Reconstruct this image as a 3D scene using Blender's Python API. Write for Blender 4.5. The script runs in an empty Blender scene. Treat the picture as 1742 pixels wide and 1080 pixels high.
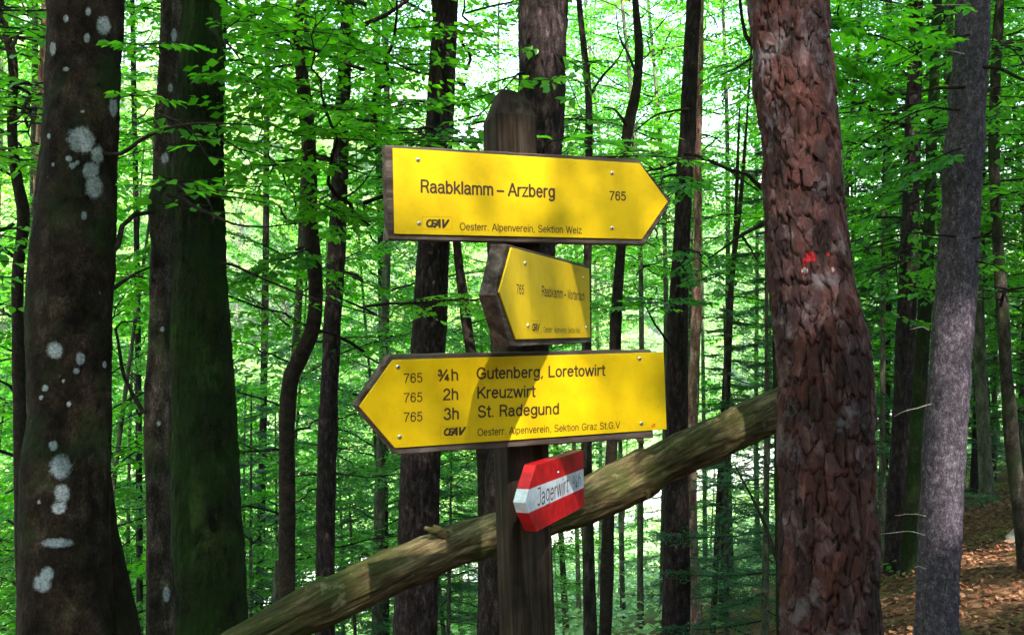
import bpy, math, random
import numpy as np
from mathutils import Vector, Matrix

# ------------------------------------------------------------------ scene, camera, light
S = bpy.context.scene
COL = S.collection
F = 1700.0                       # focal length in photograph pixels (1742 wide)
EYE = 1.6
HZ = 550.0

cam = bpy.data.cameras.new('camera')
cam.sensor_width = 36.0
cam.lens = 36.0 * F / 1742.0
cam.shift_y = 10.0 / 1742.0
cam.clip_start = 0.05
cam.clip_end = 1500.0
camo = bpy.data.objects.new('camera', cam)
camo.location = (0, 0, EYE)
camo.rotation_euler = (math.radians(90), 0, 0)
COL.objects.link(camo)
S.camera = camo

SUN_EL = math.radians(50)
SUN_AZ = math.radians(170)       # compass-like, from +Y clockwise: behind the camera, slightly to the right
SUN = Vector((math.sin(SUN_AZ) * math.cos(SUN_EL), math.cos(SUN_AZ) * math.cos(SUN_EL), math.sin(SUN_EL)))

W = bpy.data.worlds.new('World')
S.world = W
W.use_nodes = True
nt = W.node_tree
bg = nt.nodes['Background']
sky = nt.nodes.new('ShaderNodeTexSky')
sky.sky_type = 'NISHITA'
sky.sun_disc = False
sky.sun_elevation = SUN_EL
sky.sun_rotation = SUN_AZ
sky.air_density = 1.6
sky.dust_density = 0.3
nt.links.new(sky.outputs[0], bg.inputs[0])
bg.inputs[1].default_value = 0.09

sl = bpy.data.lights.new('sun', 'SUN')
sl.energy = 4.5
sl.angle = math.radians(0.53)
sl.color = (1.0, 0.96, 0.88)
so = bpy.data.objects.new('sun', sl)
so.rotation_euler = (-SUN).to_track_quat('-Z', 'Y').to_euler()
so.location = (0, 0, 60)
COL.objects.link(so)

S.view_settings.view_transform = 'Standard'
S.view_settings.look = 'None'
S.view_settings.gamma = 1.0
S.view_settings.exposure = 3.3
S.cycles.max_bounces = 7
S.cycles.diffuse_bounces = 4
S.cycles.transmission_bounces = 5
S.cycles.glossy_bounces = 2
S.cycles.sample_clamp_indirect = 4.0
S.cycles.use_denoising = True


def at(px, py, d):
    """world point seen at photograph pixel px,py at distance d in front of the lens"""
    return np.array([(px - 871.0) / F * d, d, EYE + (HZ - py) / F * d])


# ------------------------------------------------------------------ numpy noise
def _hash(a, seed):
    a = a.astype(np.int64)
    h = (a[..., 0] * 374761393 + a[..., 1] * 668265263 + a[..., 2] * 2147483647 + seed * 1274126177) & 0xFFFFFFFF
    h = ((h ^ (h >> 13)) * 1274126177) & 0xFFFFFFFF
    h = ((h ^ (h >> 16)) * 2246822519) & 0xFFFFFFFF
    return ((h ^ (h >> 15)) & 0xFFFFFF) / float(0xFFFFFF)


def vnoise(p, seed=0):
    p = np.asarray(p, float)
    i = np.floor(p)
    f = p - i
    f = f * f * (3 - 2 * f)
    r = 0
    for dx in (0, 1):
        for dy in (0, 1):
            for dz in (0, 1):
                w = (f[..., 0] if dx else 1 - f[..., 0]) * (f[..., 1] if dy else 1 - f[..., 1]) * (f[..., 2] if dz else 1 - f[..., 2])
                r = r + w * _hash(i + np.array([dx, dy, dz]), seed)
    return r * 2 - 1


def fbm(p, seed=0, oct=4):
    a, r, p = 1.0, 0, np.asarray(p, float)
    for k in range(oct):
        r = r + a * vnoise(p, seed + k)
        a *= .5
        p = p * 2.03
    return r


# ------------------------------------------------------------------ mesh helpers
def mesh_np(name, verts, quads=None, tris=None, mat=None, smooth=False, attrs=None, mats=None, midx=None):
    me = bpy.data.meshes.new(name)
    verts = np.asarray(verts, dtype=np.float32).reshape(-1, 3)
    me.vertices.add(len(verts))
    me.vertices.foreach_set('co', verts.ravel())
    loops, starts, totals = [], [], []
    n = 0
    if quads is not None and len(quads):
        q = np.asarray(quads, dtype=np.int32).reshape(-1, 4)
        loops.append(q.ravel())
        starts.append(n + np.arange(len(q)) * 4)
        totals.append(np.full(len(q), 4))
        n += q.size
    if tris is not None and len(tris):
        t = np.asarray(tris, dtype=np.int32).reshape(-1, 3)
        loops.append(t.ravel())
        starts.append(n + np.arange(len(t)) * 3)
        totals.append(np.full(len(t), 3))
        n += t.size
    loops = np.concatenate(loops).astype(np.int32)
    starts = np.concatenate(starts).astype(np.int32)
    totals = np.concatenate(totals).astype(np.int32)
    me.loops.add(len(loops))
    me.loops.foreach_set('vertex_index', loops)
    me.polygons.add(len(starts))
    me.polygons.foreach_set('loop_start', starts)
    me.polygons.foreach_set('loop_total', totals)
    if midx is not None:
        me.polygons.foreach_set('material_index', np.asarray(midx, dtype=np.int32))
    if smooth:
        me.polygons.foreach_set('use_smooth', np.ones(len(starts), dtype=bool))
    for k, v in (attrs or {}).items():
        a = me.attributes.new(k, 'FLOAT', 'POINT')
        a.data.foreach_set('value', np.asarray(v, dtype=np.float32).ravel())
    for m in (mats or ([mat] if mat else [])):
        me.materials.append(m)
    me.update(calc_edges=True)
    me.validate()
    return me


class MB:
    """collects polygons"""
    def __init__(self):
        self.v, self.f, self.m = [], [], []

    def add(self, vs, fs, mi=0):
        b = len(self.v)
        self.v += [tuple(map(float, x)) for x in vs]
        for f in fs:
            self.f.append([b + i for i in f])
            self.m.append(mi)

    def box(self, x0, x1, y0, y1, z0, z1, mi=0):
        v = [(x, y, z) for z in (z0, z1) for y in (y0, y1) for x in (x0, x1)]
        self.add(v, [(0, 2, 3, 1), (4, 5, 7, 6), (0, 1, 5, 4), (2, 6, 7, 3), (0, 4, 6, 2), (1, 3, 7, 5)], mi)

    def mesh(self, name, mats, smooth=False):
        me = bpy.data.meshes.new(name)
        me.from_pydata(self.v, [], self.f)
        me.polygons.foreach_set('material_index', self.m)
        if smooth:
            me.polygons.foreach_set('use_smooth', [True] * len(self.f))
        for m in mats:
            me.materials.append(m)
        me.update()
        return me


def obj(name, me, parent=None, loc=None):
    o = bpy.data.objects.new(name, me)
    COL.objects.link(o)
    if loc is not None:
        o.location = loc
    if parent is not None:
        o.parent = parent
    return o


def tag(o, label=None, cat=None, group=None, kind=None):
    if label: o['label'] = label
    if cat: o['category'] = cat
    if group: o['group'] = group
    if kind: o['kind'] = kind
    return o


def thing(name, label, cat, loc=(0, 0, 0), group=None):
    o = obj(name, None, None, loc)
    return tag(o, label, cat, group)


def catmull(P, step):
    P = np.asarray(P, float)
    Q = np.vstack([2 * P[0] - P[1], P, 2 * P[-1] - P[-2]])
    out = []
    for i in range(1, len(Q) - 2):
        p0, p1, p2, p3 = Q[i - 1], Q[i], Q[i + 1], Q[i + 2]
        n = max(1, int(np.linalg.norm(p2[:3] - p1[:3]) / step))
        for t in np.arange(n) / n:
            out.append(.5 * ((2 * p1) + (-p0 + p2) * t + (2 * p0 - 5 * p1 + 4 * p2 - p3) * t * t + (-p0 + 3 * p1 - 3 * p2 + p3) * t ** 3))
    out.append(Q[-2])
    return np.array(out)


def frames(C):
    T = np.gradient(C, axis=0)
    T /= np.linalg.norm(T, axis=1)[:, None] + 1e-9
    ref = np.array([0, 1.0, 0]) if abs(T[0][2]) > .6 else np.array([0, 0, 1.0])
    A = np.cross(ref[None], T)
    A /= np.linalg.norm(A, axis=1)[:, None] + 1e-9
    B = np.cross(T, A)
    return T, A, B


def sweep(C, R, n, disp=None):
    """tube along C with radii R; disp(theta, s, P)->(radial offset); returns verts, quads, theta, s"""
    T, A, B = frames(C)
    th = np.linspace(0, 2 * math.pi, n, endpoint=False)
    s = np.concatenate([[0], np.cumsum(np.linalg.norm(np.diff(C, axis=0), axis=1))])
    D = A[:, None] * np.cos(th)[None, :, None] + B[:, None] * np.sin(th)[None, :, None]
    Rr = np.asarray(R)[:, None] * np.ones(n)[None]
    if disp is not None:
        P = C[:, None] + D * Rr[..., None]
        Rr = Rr + disp(th[None] * np.ones(len(C))[:, None], s[:, None] * np.ones(n)[None], P)
    V = C[:, None] + D * Rr[..., None]
    m = len(C)
    i, j = np.meshgrid(np.arange(m - 1), np.arange(n), indexing='ij')
    a = i * n + j
    b = i * n + (j + 1) % n
    Q = np.stack([a, b, b + n, a + n], -1).reshape(-1, 4)
    return V.reshape(-1, 3), Q


def tubes(segs, n=3):
    """segs: (p0,p1,r0,r1) arrays -> open cone frusta"""
    P0 = np.array([s[0] for s in segs]); P1 = np.array([s[1] for s in segs])
    R0 = np.array([s[2] for s in segs]); R1 = np.array([s[3] for s in segs])
    T = P1 - P0
    T /= np.linalg.norm(T, axis=1)[:, None] + 1e-9
    ref = np.where(np.abs(T[:, 2:3]) > .8, np.array([[1.0, 0, 0]]), np.array([[0, 0, 1.0]]))
    A = np.cross(ref, T); A /= np.linalg.norm(A, axis=1)[:, None] + 1e-9
    B = np.cross(T, A)
    th = np.linspace(0, 2 * math.pi, n, endpoint=False)
    D = A[:, None] * np.cos(th)[None, :, None] + B[:, None] * np.sin(th)[None, :, None]
    V = np.stack([P0[:, None] + D * R0[:, None, None], P1[:, None] + D * R1[:, None, None]], 1)
    k = np.arange(len(segs))[:, None] * 2 * n
    j = np.arange(n)[None]
    Q = np.stack([k + j, k + (j + 1) % n, k + n + (j + 1) % n, k + n + j], -1).reshape(-1, 4)
    return V.reshape(-1, 3), Q


# ------------------------------------------------------------------ materials
def newmat(name):
    m = bpy.data.materials.new(name)
    m.use_nodes = True
    t = m.node_tree
    b = t.nodes['Principled BSDF']
    b.inputs['Specular IOR Level'].default_value = 0.08
    return m, t, b


def N(t, ty, **kw):
    n = t.nodes.new(ty)
    for k, v in kw.items():
        if k.startswith('i_'):
            n.inputs[k[2:].replace('_', ' ')].default_value = v
        else:
            setattr(n, k, v)
    return n


def ramp(t, src, stops):
    r = N(t, 'ShaderNodeValToRGB')
    e = r.color_ramp.elements
    while len(e) < len(stops):
        e.new(.5)
    kk_ = .62 if src.node.type == 'TEX_NOISE' else 1.0
    for el, (p, c) in zip(e, stops):
        el.position = .5 + (p - .5) * kk_
        el.color = (c[0], c[1], c[2], 1)
    t.links.new(src, r.inputs[0])
    return r


def coords(t, scale=(1, 1, 1), kind='Object'):
    tc = N(t, 'ShaderNodeTexCoord')
    mp = N(t, 'ShaderNodeMapping')
    mp.inputs['Scale'].default_value = scale
    t.links.new(tc.outputs[kind], mp.inputs[0])
    return mp.outputs[0]


def noise(t, vec, scale, detail=6, rough=.6, dist=0):
    n = N(t, 'ShaderNodeTexNoise')
    n.inputs['Scale'].default_value = scale
    n.inputs['Detail'].default_value = detail
    n.inputs['Roughness'].default_value = rough
    n.inputs['Distortion'].default_value = dist
    t.links.new(vec, n.inputs['Vector'])
    return n.outputs['Fac']


def mixc(t, fac, a, b, mode='MIX'):
    m = N(t, 'ShaderNodeMix', data_type='RGBA', blend_type=mode)
    for sock, v in ((m.inputs[0], fac), (m.inputs[6], a), (m.inputs[7], b)):
        if isinstance(v, (int, float)):
            sock.default_value = v
        elif isinstance(v, tuple):
            sock.default_value = (v[0], v[1], v[2], 1)
        else:
            t.links.new(v, sock)
    return m.outputs[2]


def bump(t, b, h, strength=.5, dist=.01):
    n = N(t, 'ShaderNodeBump')
    n.inputs['Strength'].default_value = strength
    n.inputs['Distance'].default_value = dist
    t.links.new(h, n.inputs['Height'])
    t.links.new(n.outputs[0], b.inputs['Normal'])


def leaf_mat(name, c_lo, c_hi, trans=.5, tcol=1.8):
    m, t, b = newmat(name)
    at_ = N(t, 'ShaderNodeAttribute', attribute_name='tint')
    oi = N(t, 'ShaderNodeObjectInfo')
    ad = N(t, 'ShaderNodeMath', operation='MULTIPLY_ADD')
    t.links.new(oi.outputs['Random'], ad.inputs[0])
    ad.inputs[1].default_value = .3
    t.links.new(at_.outputs['Fac'], ad.inputs[2])
    r = ramp(t, ad.outputs[0], [(0, c_lo), (1.15 / 1.3, c_hi), (1, (c_hi[0] * 1.5, c_hi[1] * 1.15, c_hi[2]))])
    t.links.new(r.outputs[0], b.inputs['Base Color'])
    b.inputs['Roughness'].default_value = .38
    b.inputs['Specular IOR Level'].default_value = .5
    tr = N(t, 'ShaderNodeBsdfTranslucent')
    tc = mixc(t, 1.0, r.outputs[0], (tcol * 1.15, tcol, tcol * .35), 'MULTIPLY')
    t.links.new(tc, tr.inputs[0])
    mx = N(t, 'ShaderNodeMixShader')
    mx.inputs[0].default_value = trans
    t.links.new(b.outputs[0], mx.inputs[1])
    t.links.new(tr.outputs[0], mx.inputs[2])
    t.links.new(mx.outputs[0], t.nodes['Material Output'].inputs[0])
    return m


M_LEAF = leaf_mat('beech_leaf', (.013, .105, .004), (.085, .34, .012), .58, 2.3)
M_LEAF_FAR = leaf_mat('far_leaf', (.06, .20, .05), (.40, .60, .28), .42, 1.6)  # paler than the near leaf: sun glare and haze put into the colour
M_NEEDLE = leaf_mat('spruce_needles', (.012, .065, .022), (.03, .13, .04), .3, 1.3)


def bark_mat(name, stops, scale=(18, 18, 5), fine=60, bstr=.5, bdist=.006, rough=.9, moss=None, mossfac=(.45, .62), spots=None, lichen=False):
    m, t, b = newmat(name)
    v = coords(t, scale)
    n1 = noise(t, v, 1.0, 8, .65, .3)
    col = ramp(t, n1, stops).outputs[0]
    v2 = coords(t, (1, 1, 1))
    sp_ = ramp(t, noise(t, coords(t, (1, 1, .6)), 170, 5, .75), [(.2, (.25, .25, .25)), (.5, (.9, .9, .9)), (.8, (2.3, 2.2, 2.1))]).outputs[0]
    col = mixc(t, 1.0, col, sp_, 'MULTIPLY')
    if spots:
        vo = N(t, 'ShaderNodeTexVoronoi', feature='F1')
        vo.inputs['Scale'].default_value = spots[1]
        t.links.new(coords(t, (1, 1, .8)), vo.inputs['Vector'])
        nn = noise(t, v2, spots[1] * 3, 3)
        sm = N(t, 'ShaderNodeMath', operation='MULTIPLY_ADD')
        t.links.new(nn, sm.inputs[0]); sm.inputs[1].default_value = .3
        t.links.new(vo.outputs['Distance'], sm.inputs[2])
        fr = ramp(t, sm.outputs[0], [(spots[2], (1, 1, 1)), (spots[2] + .05, (0, 0, 0))])
        col = mixc(t, fr.outputs[0], col, spots[0])
    if moss:
        mr = ramp(t, noise(t, v2, 3.0, 8, .7), [(mossfac[0], (0, 0, 0)), (mossfac[1], (1, 1, 1))])
        col = mixc(t, mr.outputs[0], col, moss)
    if lichen:
        la = N(t, 'ShaderNodeAttribute', attribute_name='lichen')
        ln = noise(t, v2, 80, 8, .8)
        m1 = N(t, 'ShaderNodeMath', operation='MULTIPLY_ADD'); m1.inputs[1].default_value = 1.0
        t.links.new(ln, m1.inputs[0]); t.links.new(la.outputs['Fac'], m1.inputs[2])
        lf = ramp(t, m1.outputs[0], [(.72, (0, 0, 0)), (1.0, (1, 1, 1))]).outputs[0]
        lc = ramp(t, noise(t, v2, 130, 4, .7), [(.25, (.10, .115, .12)), (.5, (.19, .215, .235)), (.8, (.30, .33, .35))]).outputs[0]
        col = mixc(t, lf, col, lc)
    t.links.new(col, b.inputs['Base Color'])
    b.inputs['Roughness'].default_value = rough
    nb = noise(t, coords(t, (fine, fine, fine * .5)), 1.0, 6, .7)
    ad = N(t, 'ShaderNodeMath', operation='ADD')
    t.links.new(nb, ad.inputs[0]); t.links.new(n1, ad.inputs[1])
    bump(t, b, ad.outputs[0], bstr, bdist)
    return m


M_BEECH = bark_mat('beech_bark', [(.3, (0.0062, 0.00372, 0.00248)), (.55, (0.01612, 0.01054, 0.00682)), (.8, (0.0372, 0.02852, 0.02108))], (16, 16, 12), 70, 1.0, .008,
                   spots=((.09, .095, .09), 16.0, .15), moss=(.012, .022, .006), mossfac=(.52, .75), lichen=True)
M_SLIM = bark_mat('grey_bark', [(.3, (0.01116, 0.00868, 0.0062)), (.5, (0.0279, 0.02232, 0.01736)), (.75, (0.0744, 0.062, 0.0496))], (25, 25, 12), 90, .7, .004,
                  moss=(.02, .035, .01), mossfac=(.5, .75), lichen=True)
M_MOSSY = bark_mat('mossy_bark', [(.3, (.006, .007, .003)), (.7, (.020, .024, .008))], (45, 45, 14), 60, 1.0, .02,
                   moss=(.014, .036, .005), mossfac=(.38, .66))
M_SPRUCE = bark_mat('spruce_bark', [(.1, (.018, .013, .018)), (.5, (.058, .046, .058)), (.9, (.15, .13, .155))], (50, 50, 30), 110, .8, .004)
M_PLUM = bark_mat('dark_bark', [(.3, (0.0065, 0.00455, 0.00455)), (.55, (0.02145, 0.0143, 0.01365)), (.78, (0.0585, 0.0429, 0.0416))], (40, 40, 14), 90, .8, .006)
M_RED = bark_mat('reddish_bark', [(.3, (.08, .04, .03)), (.55, (.22, .12, .09)), (.75, (.42, .3, .26))], (30, 30, 8), 90, .6, .005)
M_TWIG = bark_mat('twig_bark', [(.3, (0.0108, 0.0078, 0.006)), (.7, (0.03, 0.0216, 0.0156))], (30, 30, 30), 90, .2, .002)
M_DISTANT = bark_mat('mossy_distant_bark', [(.3, (.03, .034, .02)), (.55, (.075, .08, .05)), (.75, (.14, .14, .10))], (20, 20, 8), 60, .4, .005)  # lighter, greener bark tone so background stems look less dark
M_DEADTWIG = bark_mat('dead_twig', [(.3, (.25, .2, .15)), (.7, (.45, .38, .3))], (30, 30, 30), 90, .2, .002)
M_LICHEN = bark_mat('lichen', [(.3, (.24, .28, .28)), (.55, (.36, .40, .41)), (.75, (.48, .52, .52))], (40, 40, 40), 160, .8, .004)
M_ORANGE = bark_mat('bare_wood', [(.3, (.35, .15, .05)), (.7, (.55, .28, .1))], (30, 30, 5), 90, .3, .003)


def pine_mat():
    m, t, b = newmat('pine_bark')
    lv = N(t, 'ShaderNodeAttribute', attribute_name='level')
    oi = N(t, 'ShaderNodeObjectInfo')
    v = coords(t, (22, 22, 9))
    n1 = noise(t, v, 1.0, 9, .7, .6)
    plate = ramp(t, n1, [(.22, (0.00936, 0.00432, 0.00432)), (.42, (0.02304, 0.01008, 0.00936)), (.58, (0.04464, 0.02232, 0.02232)), (.80, (0.144, 0.108, 0.1152))]).outputs[0]
    warm = ramp(t, noise(t, coords(t, (9, 9, 5)), 1.0, 4), [(.42, (0, 0, 0)), (.62, (1, 1, 1))]).outputs[0]
    plate = mixc(t, warm, plate, mixc(t, .4, plate, (.08, .024, .014)))
    cid = N(t, 'ShaderNodeAttribute', attribute_name='cid')
    cr = ramp(t, cid.outputs['Fac'], [(0, (.6, .52, .52)), (.35, (1.1, .9, .88)), (.6, (1.4, .98, .88)), (.8, (1.2, 1.12, 1.2)), (1, (2.0, 1.85, 1.95))]).outputs[0]
    plate = mixc(t, 1.0, plate, cr, 'MULTIPLY')
    grey = ramp(t, noise(t, coords(t, (1, 1, 1)), 9, 6, .7), [(.56, (0, 0, 0)), (.72, (1, 1, 1))]).outputs[0]
    plate = mixc(t, mixc(t, .5, grey, (0, 0, 0)), plate, (.17, .15, .165))
    rr = ramp(t, lv.outputs['Fac'], [(.15, (.035, .018, .012)), (.45, (1, 1, 1))]).outputs[0]
    fac = N(t, 'ShaderNodeSeparateColor')
    t.links.new(rr, fac.inputs[0])
    col = mixc(t, fac.outputs[0], (.008, .004, .003), plate)
    pa = N(t, 'ShaderNodeAttribute', attribute_name='paint')
    pr = ramp(t, noise(t, coords(t), 90, 4), [(.3, (.12, .003, .005)), (.7, (.42, .008, .012))]).outputs[0]
    g1 = N(t, 'ShaderNodeMath', operation='GREATER_THAN'); g1.inputs[1].default_value = .5; t.links.new(pa.outputs['Fac'], g1.inputs[0])
    g2 = N(t, 'ShaderNodeMath', operation='GREATER_THAN'); g2.inputs[1].default_value = 1.5; t.links.new(pa.outputs['Fac'], g2.inputs[0])
    col = mixc(t, g1.outputs[0], col, pr)
    col = mixc(t, g2.outputs[0], col, (.28, .30, .30))
    t.links.new(col, b.inputs['Base Color'])
    b.inputs['Roughness'].default_value = .72
    b.inputs['Specular IOR Level'].default_value = .22
    h = noise(t, coords(t, (110, 110, 60)), 1.0, 9, .8, .4)
    ad = N(t, 'ShaderNodeMath', operation='ADD')
    t.links.new(h, ad.inputs[0]); t.links.new(n1, ad.inputs[1])
    bump(t, b, ad.outputs[0], .9, .008)
    return m


M_PINE = pine_mat()


def wood_mat(name, stops, axis=0, scale=1.0, rough=.8, bstr=.6, moss=None):
    m, t, b = newmat(name)
    sc = [60 * scale] * 3
    sc[axis] = 3.0 * scale
    v = coords(t, tuple(sc))
    n1 = noise(t, v, 1.0, 8, .7, .4)
    col = ramp(t, n1, stops).outputs[0]
    blot = noise(t, coords(t, (1, 1, 1)), 14 * scale, 5, .6)
    br = ramp(t, blot, [(.3, (.6, .6, .6)), (.7, (1.15, 1.12, 1.1))]).outputs[0]
    col = mixc(t, 1.0, col, br, 'MULTIPLY')
    if moss:
        mr = ramp(t, noise(t, coords(t, (1, 1, 1)), 6.0, 8, .7), [(.48, (0, 0, 0)), (.66, (1, 1, 1))]).outputs[0]
        col = mixc(t, mr, col, moss)
    t.links.new(col, b.inputs['Base Color'])
    b.inputs['Roughness'].default_value = rough
    bump(t, b, n1, bstr, .003)
    return m


M_BOARD = wood_mat('weathered_board', [(.25, (0.024, 0.016, 0.012)), (.5, (0.08, 0.056, 0.0464)), (.75, (0.16, 0.128, 0.116))], 0)
M_POST = wood_mat('dark_post_wood', [(.28, (0.008, 0.0048, 0.0032)), (.5, (0.024, 0.016, 0.0104)), (.74, (0.0528, 0.0384, 0.0288))], 2)


def simple(name, col, rough=.5, metal=0.0, spec=.4, nz=0.0, nscale=60):
    m, t, b = newmat(name)
    b.inputs['Base Color'].default_value = (*col, 1)
    if nz:
        n = noise(t, coords(t), nscale, 5)
        lo = tuple(c * (1 - nz) for c in col); hi = tuple(min(1, c * (1 + nz * .6)) for c in col)
        t.links.new(ramp(t, n, [(.3, lo), (.7, hi)]).outputs[0], b.inputs['Base Color'])
    b.inputs['Roughness'].default_value = rough
    b.inputs['Metallic'].default_value = metal
    b.inputs['Specular IOR Level'].default_value = spec
    return m


def plate_mat():
    m, t, b = newmat('yellow_plate')
    n1 = noise(t, coords(t), 30, 7, .7)
    n2 = noise(t, coords(t, (1, 1, 1)), 7, 4, .6)
    c1 = ramp(t, n1, [(.2, (.62, .39, .002)), (.5, (.70, .445, .002)), (.8, (.73, .47, .002))]).outputs[0]
    c2 = ramp(t, n2, [(.3, (.96, .96, .96)), (.6, (1, 1, 1))]).outputs[0]
    col = mixc(t, 1.0, c1, c2, 'MULTIPLY')
    vo = noise(t, coords(t), 160, 2, .5)
    sp = ramp(t, vo, [(.88, (0, 0, 0)), (.96, (1, 1, 1))]).outputs[0]
    col = mixc(t, sp, col, (.4, .24, .02))
    t.links.new(col, b.inputs['Base Color'])
    b.inputs['Roughness'].default_value = .38
    b.inputs['Specular IOR Level'].default_value = .35
    bump(t, b, n1, .04, .002)
    return m


M_PLATE = plate_mat()
M_INK = simple('engraved_lettering', (.035, .018, .006), .6)
M_INK2 = simple('thin_engraved_lettering', (.06, .03, .006), .6)
M_SCREW = simple('screw_steel', (.62, .58, .52), .35, .9)
M_SLOT = simple('screw_slot', (.03, .03, .03), .6)
M_SIGNRED = simple('red_paint', (.50, .004, .009), .45, nz=.35, nscale=35)
M_SIGNWHITE = simple('white_paint', (.58, .60, .66), .5, nz=.2, nscale=50)
M_PAINTWORN = simple('worn_red_paint', (.6, .02, .02), .7, nz=.5, nscale=90)
M_PAINTWHITE = simple('worn_white_paint', (.55, .58, .56), .7, nz=.5, nscale=90)
M_ROCK = simple('pale_rock', (.3, .27, .22), .9, nz=.5, nscale=8)


def log_mat():
    m, t, b = newmat('log_bark')
    n1 = noise(t, coords(t, (4, 30, 30)), 1.0, 8, .7, .5)
    n2 = noise(t, coords(t), 7, 8, .65)
    base = ramp(t, n1, [(.25, (.020, .013, .006)), (.5, (.075, .052, .024)), (.75, (.19, .145, .075))]).outputs[0]
    mo = ramp(t, n2, [(.44, (0, 0, 0)), (.7, (1, 1, 1))]).outputs[0]
    fi = ramp(t, noise(t, coords(t, (9, 150, 150)), 1.0, 7, .75), [(.2, (.4, .4, .4)), (.5, (1, 1, 1)), (.8, (1.9, 1.8, 1.7))]).outputs[0]
    base = mixc(t, 1.0, base, fi, 'MULTIPLY')
    col = mixc(t, mo, base, mixc(t, .7, base, (.034, .046, .009)))
    pal = ramp(t, noise(t, coords(t), 12, 6, .7), [(.66, (0, 0, 0)), (.84, (1, 1, 1))]).outputs[0]
    col = mixc(t, pal, col, (.20, .165, .09))
    t.links.new(col, b.inputs['Base Color'])
    b.inputs['Roughness'].default_value = .85
    h = noise(t, coords(t, (12, 60, 60)), 1.0, 8, .7)
    bump(t, b, h, .8, .008)
    return m


M_LOG = log_mat()


def ground_mat():
    m, t, b = newmat('forest_floor')
    ge = N(t, 'ShaderNodeNewGeometry')
    n1 = noise(t, ge.outputs['Position'], 14, 9, .75)
    n2 = noise(t, ge.outputs['Position'], .9, 6, .6)
    lit = ramp(t, n1, [(.3, (.03, .018, .01)), (.5, (.11, .05, .025)), (.68, (.25, .13, .07))]).outputs[0]
    gr = ramp(t, n1, [(.3, (.03, .06, .01)), (.7, (.10, .22, .03))]).outputs[0]
    f1 = ramp(t, n2, [(.62, (0, 0, 0)), (.78, (1, 1, 1))]).outputs[0]
    col = mixc(t, f1, lit, gr)
    # beyond the near bench: herb green, darkened so gaps between leaves look shaded
    sx = N(t, 'ShaderNodeSeparateXYZ')
    t.links.new(ge.outputs['Position'], sx.inputs[0])
    mr = N(t, 'ShaderNodeMapRange')
    mr.inputs['From Min'].default_value = 14; mr.inputs['From Max'].default_value = 24
    t.links.new(sx.outputs['Y'], mr.inputs['Value'])
    col = mixc(t, mr.outputs[0], col, ramp(t, n1, [(.3, (.015, .035, .01)), (.7, (.09, .17, .04))]).outputs[0])
    t.links.new(col, b.inputs['Base Color'])
    b.inputs['Roughness'].default_value = .95
    bump(t, b, n1, .8, .03)
    return m


M_GROUND = ground_mat()
M_GRAVEL = simple('river_gravel', (.55, .53, .49), .9, nz=.35, nscale=1.5)
M_LITTER = bark_mat('dry_leaf', [(.3, (.06, .02, .01)), (.5, (.16, .06, .03)), (.7, (.34, .17, .10))], (9, 9, 9), 30, .2, .004, .7)


# ------------------------------------------------------------------ terrain
def sstep(a, b, x):
    t = np.clip((x - a) / (b - a), 0, 1)
    return t * t * (3 - 2 * t)


def gq(x, y):
    return (x - 1.9) * -.803 + (y - 5.1) * .596 + .25


def gz(x, y):
    x = np.asarray(x, float); y = np.asarray(y, float)
    q = gq(x, y)
    sp = np.where(q > 0, np.sqrt(q * q + .25) - .5, 0)
    z = -.50 * np.minimum(sp, 14) - .26 * np.clip(sp - 14, 0, 13.5)
    z = z + .78 * np.clip(q - 37, 0, 46) 
    z = z - .12 * sstep(-.5, .6, q) + .03 * np.clip(x - 1.6, 0, 40) * sstep(-2, 6, y) + .05 * np.clip(-q - .5, 0, 60) + .5 * np.clip(-q - 4.5, 0, 40)  # last term: rise behind the camera, out of view, added to dim skylight
    z = z + .05 * np.sin(x * 1.9 + .4) * np.sin(y * 1.3) + .25 * np.sin(x * .31) * np.sin(y * .27) * sstep(6, 20, y)
    return z


xs = np.concatenate([np.linspace(-420, -62, 30), np.linspace(-60, 60, 240), np.linspace(62, 420, 30)])
ys = np.concatenate([np.linspace(-120, -10, 16), np.linspace(-9, 60, 230), np.linspace(62, 420, 90)])
# (kept denser where the camera looks)
GX, GY = np.meshgrid(xs, ys, indexing='ij')
GV = np.stack([GX, GY, gz(GX, GY)], -1).reshape(-1, 3)
ii, jj = np.meshgrid(np.arange(len(xs) - 1), np.arange(len(ys) - 1), indexing='ij')
ka = ii * len(ys) + jj
GQ = np.stack([ka, ka + len(ys), ka + len(ys) + 1, ka + 1], -1).reshape(-1, 4)
g = obj('ground', mesh_np('ground', GV, GQ, mat=M_GROUND, smooth=True))
tag(g, 'sloping forest floor falling away into the ravine', kind='structure')

# gravel bed on the valley floor
t_ = np.linspace(-40, 260, 160)
base_dir = np.array([.596, .803]); nrm = np.array([-.803, .596])
vv = []
for s_ in t_:
    c0 = np.array([1.9, 5.1]) + base_dir * s_
    w0 = 27.6 + 1.0 * math.sin(s_ * .17); w1 = 36.6 + 1.0 * math.sin(s_ * .11 + 2)
    for q_ in np.linspace(w0, w1, 8):
        p = c0 + nrm * q_
        vv.append((p[0], p[1], float(gz(p[0], p[1])) + .12))
qq = [(i * 8 + j, (i + 1) * 8 + j, (i + 1) * 8 + j + 1, i * 8 + j + 1) for i in range(len(t_) - 1) for j in range(7)]
tag(obj('river_bank', mesh_np('river_bank', vv, qq, mat=M_GRAVEL, smooth=True)), 'pale sunlit gravel bank on the ravine floor', kind='structure')


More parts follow.
